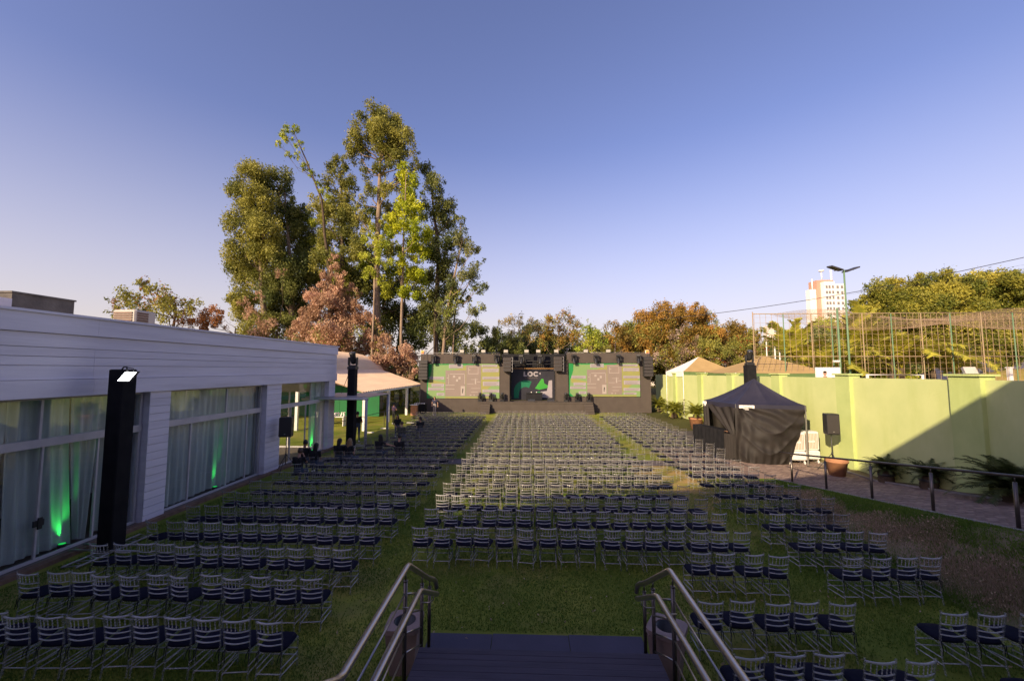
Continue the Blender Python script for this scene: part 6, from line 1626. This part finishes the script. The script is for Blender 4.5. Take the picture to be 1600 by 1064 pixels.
def seated(lean=0.0, turn=0.0, arms='lap', twist=0.0):
    J = dict(hip=(0, -.06, .57), chest=(twist * .05, -.10 + lean * .30, 1.00 - abs(lean) * .05), neck=(twist * .06, -.09 + lean * .4, 1.16 - abs(lean) * .06), head=(twist * .08, -.05 + lean * .52, 1.29 - abs(lean) * .09),
             knL=(-.12, .38, .53), knR=(.12, .38, .53), anL=(-.12, .36, .085), anR=(.13, .40, .085), face=(math.sin(turn), math.cos(turn), 0))
    c = Vector(J['chest'])
    J['shL'] = c + Vector((-.19, .0, .07)); J['shR'] = c + Vector((.19, .0, .07))
    J['elL'] = c + Vector((-.24, .06, -.22)); J['elR'] = c + Vector((.24, .06, -.22))
    J['wrL'] = (-.10, .20, .66); J['wrR'] = (.10, .20, .66)
    if arms == 'phone': J['wrL'] = c + Vector((-.08, .30, -.12)); J['wrR'] = c + Vector((.08, .30, -.12))
    if arms == 'chin': J['wrR'] = c + Vector((.10, .18, .14)); J['elR'] = c + Vector((.22, .18, -.12))
    if arms == 'reach': J['elR'] = c + Vector((.42, .08, -.03)); J['wrR'] = c + Vector((.66, .12, -.07))
    if arms == 'side': J['elR'] = c + Vector((.34, -.02, -.14)); J['wrR'] = c + Vector((.42, .16, -.20))
    return J
def standing(arms='down', turn=0.0, stride=.0, lean=0.0):
    J = dict(hip=(0, 0, .94), chest=(0, .0 + lean * .2, 1.33), neck=(0, .0 + lean * .3, 1.50), head=(0, .02 + lean * .42, 1.625), knL=(-.10, .02 + stride, .50), knR=(.10, .02 - stride * .4, .50),
             anL=(-.11, stride * 1.2, .085), anR=(.11, -stride * 1.1, .085), face=(math.sin(turn), math.cos(turn), 0))
    c = Vector(J['chest'])
    J['shL'] = c + Vector((-.185, 0, .10)); J['shR'] = c + Vector((.185, 0, .10))
    J['elL'] = c + Vector((-.25, -.03, -.18)); J['elR'] = c + Vector((.25, -.03, -.18))
    J['wrL'] = c + Vector((-.25, .05, -.43)); J['wrR'] = c + Vector((.25, .05, -.43))
    if arms == 'phone': J['wrL'] = c + Vector((-.07, .27, -.10)); J['wrR'] = c + Vector((.07, .27, -.10))
    if arms == 'fold': J['wrL'] = c + Vector((.10, .19, -.14)); J['wrR'] = c + Vector((-.08, .21, -.12)); J['elL'] = c + Vector((-.25, .06, -.16)); J['elR'] = c + Vector((.25, .06, -.16))
    if arms == 'walk': J['wrL'] = c + Vector((-.30, -.02, -.42)); J['elL'] = c + Vector((-.29, -.05, -.17)); J['wrR'] = c + Vector((.20, .14, -.36)); J['elR'] = c + Vector((.27, -.02, -.17))
    return J
def rowy(y): return 5.84 + 1.163 * round((y - 5.84) / 1.163) + .25
TB = ('skin', 'cloth_black', 'jeans', 'shoe', 0)
TBT = ('skin_tan', 'cloth_black', 'jeans', 'shoe', 0)
def seatx(x): return -3.75 - .468 * round((-3.75 - x) / .468)
person('seated man in black shirt, hand to his chin, nearest of the group by the hall', (seatx(-8.75), rowy(14.9), 0), .1, seated(.15, -.9, 'chin'), TB, 'hair_brown')
person('man in black seen from behind beside the hall window, dark short hair', (-9.55, 16.95, 0), .05, seated(.05, -.5, 'side'), TBT, 'hair_black', sc=1.04)
person('woman with dark hair sitting in front of the green uplight', (seatx(-8.8), rowy(16.6), 0), 0, seated(.18, .3, 'phone'), TBT, 'hair_black', .22)
person('woman with long black hair sitting left of the blonde woman', (seatx(-8.35), rowy(17.4), 0), -.1, seated(.1, .5, 'lap'), TB, 'hair_black', .34)
person('woman with long blonde hair in black, seated holding a white phone', (seatx(-7.8), rowy(17.4), 0), -.25, seated(.06, -.5, 'phone'), TB, 'hair_blond', .42)
person('woman in sleeveless black stretching her arm to her neighbour', (seatx(-7.2), rowy(19.1), 0), -.3, seated(.1, -1.1, 'reach'), TB, 'hair_black', .26)
person('person in black sitting to the right of the reaching woman', (seatx(-6.3), rowy(19.1), 0), 0, seated(.05, -.4, 'lap'), ('skin', 'cloth_black', 'cloth_black', 'shoe', 1), 'hair_black')
person('person in an olive shirt seated behind the empty chair rows', (seatx(-7.3), rowy(23.8), 0), 0, seated(.2, .4, 'lap'), ('skin', 'cloth_olive', 'jeans', 'shoe', 1), 'hair_brown')
person('woman in black, hair in a bun, seated facing left', (seatx(-7.2), rowy(25.6), 0), .5, seated(.05, -1.2, 'phone'), TB, 'hair_black', .14)
person('woman in black with long dark hair seated at the row end', (seatx(-8.9), rowy(26.6), 0), -2.8, seated(.1, .2, 'lap'), TBT, 'hair_black', .36)
person('standing person in a plum shirt by the pavilion posts', (-11.05, 32.6, 0), -.5, standing('fold', -.3), ('skin_tan', 'cloth_purple', 'cloth_black', 'shoe', 0), 'hair_black')
person('standing man in black t shirt and blue jeans looking down by the column', (-10.62, 24.6, 0), .45, standing('phone', .2, .05, .12), ('skin', 'cloth_black', 'jeans', 'shoe', 0), 'hair_black', sc=1.06)
person('man in navy polo and grey trousers walking in front of the left screen', (-9.15, 38.9, 0), PI - .15, standing('walk', -.2, .08), ('skin', 'cloth_navy', 'trousers_grey', 'shoe', 0), 'hair_brown', sc=1.04)
person('person in dark shirt bending over the control desk in the gazebo', (10.75, 21.75, 0), 1.2, standing('phone', .2, 0, .5), ('skin', 'cloth_black', 'cloth_black', 'shoe', 0), 'hair_black')
ph = thing('phone', 'white phone in the hands of the blonde woman', 'phone', (seatx(-7.8) + .07, rowy(17.4) + .28, .93), -.25)
q = MB(); q.bbox(-.04, .04, -.075, .075, 0, .01, .003); q.build('case', M['canvas_white'], ph, local=True); q = MB(); q.box(-.035, .035, -.065, .065, .0101, .0112); q.build('screen', M['lens'], ph, local=True)
ph.rotation_euler = (.6, 0, -.25)
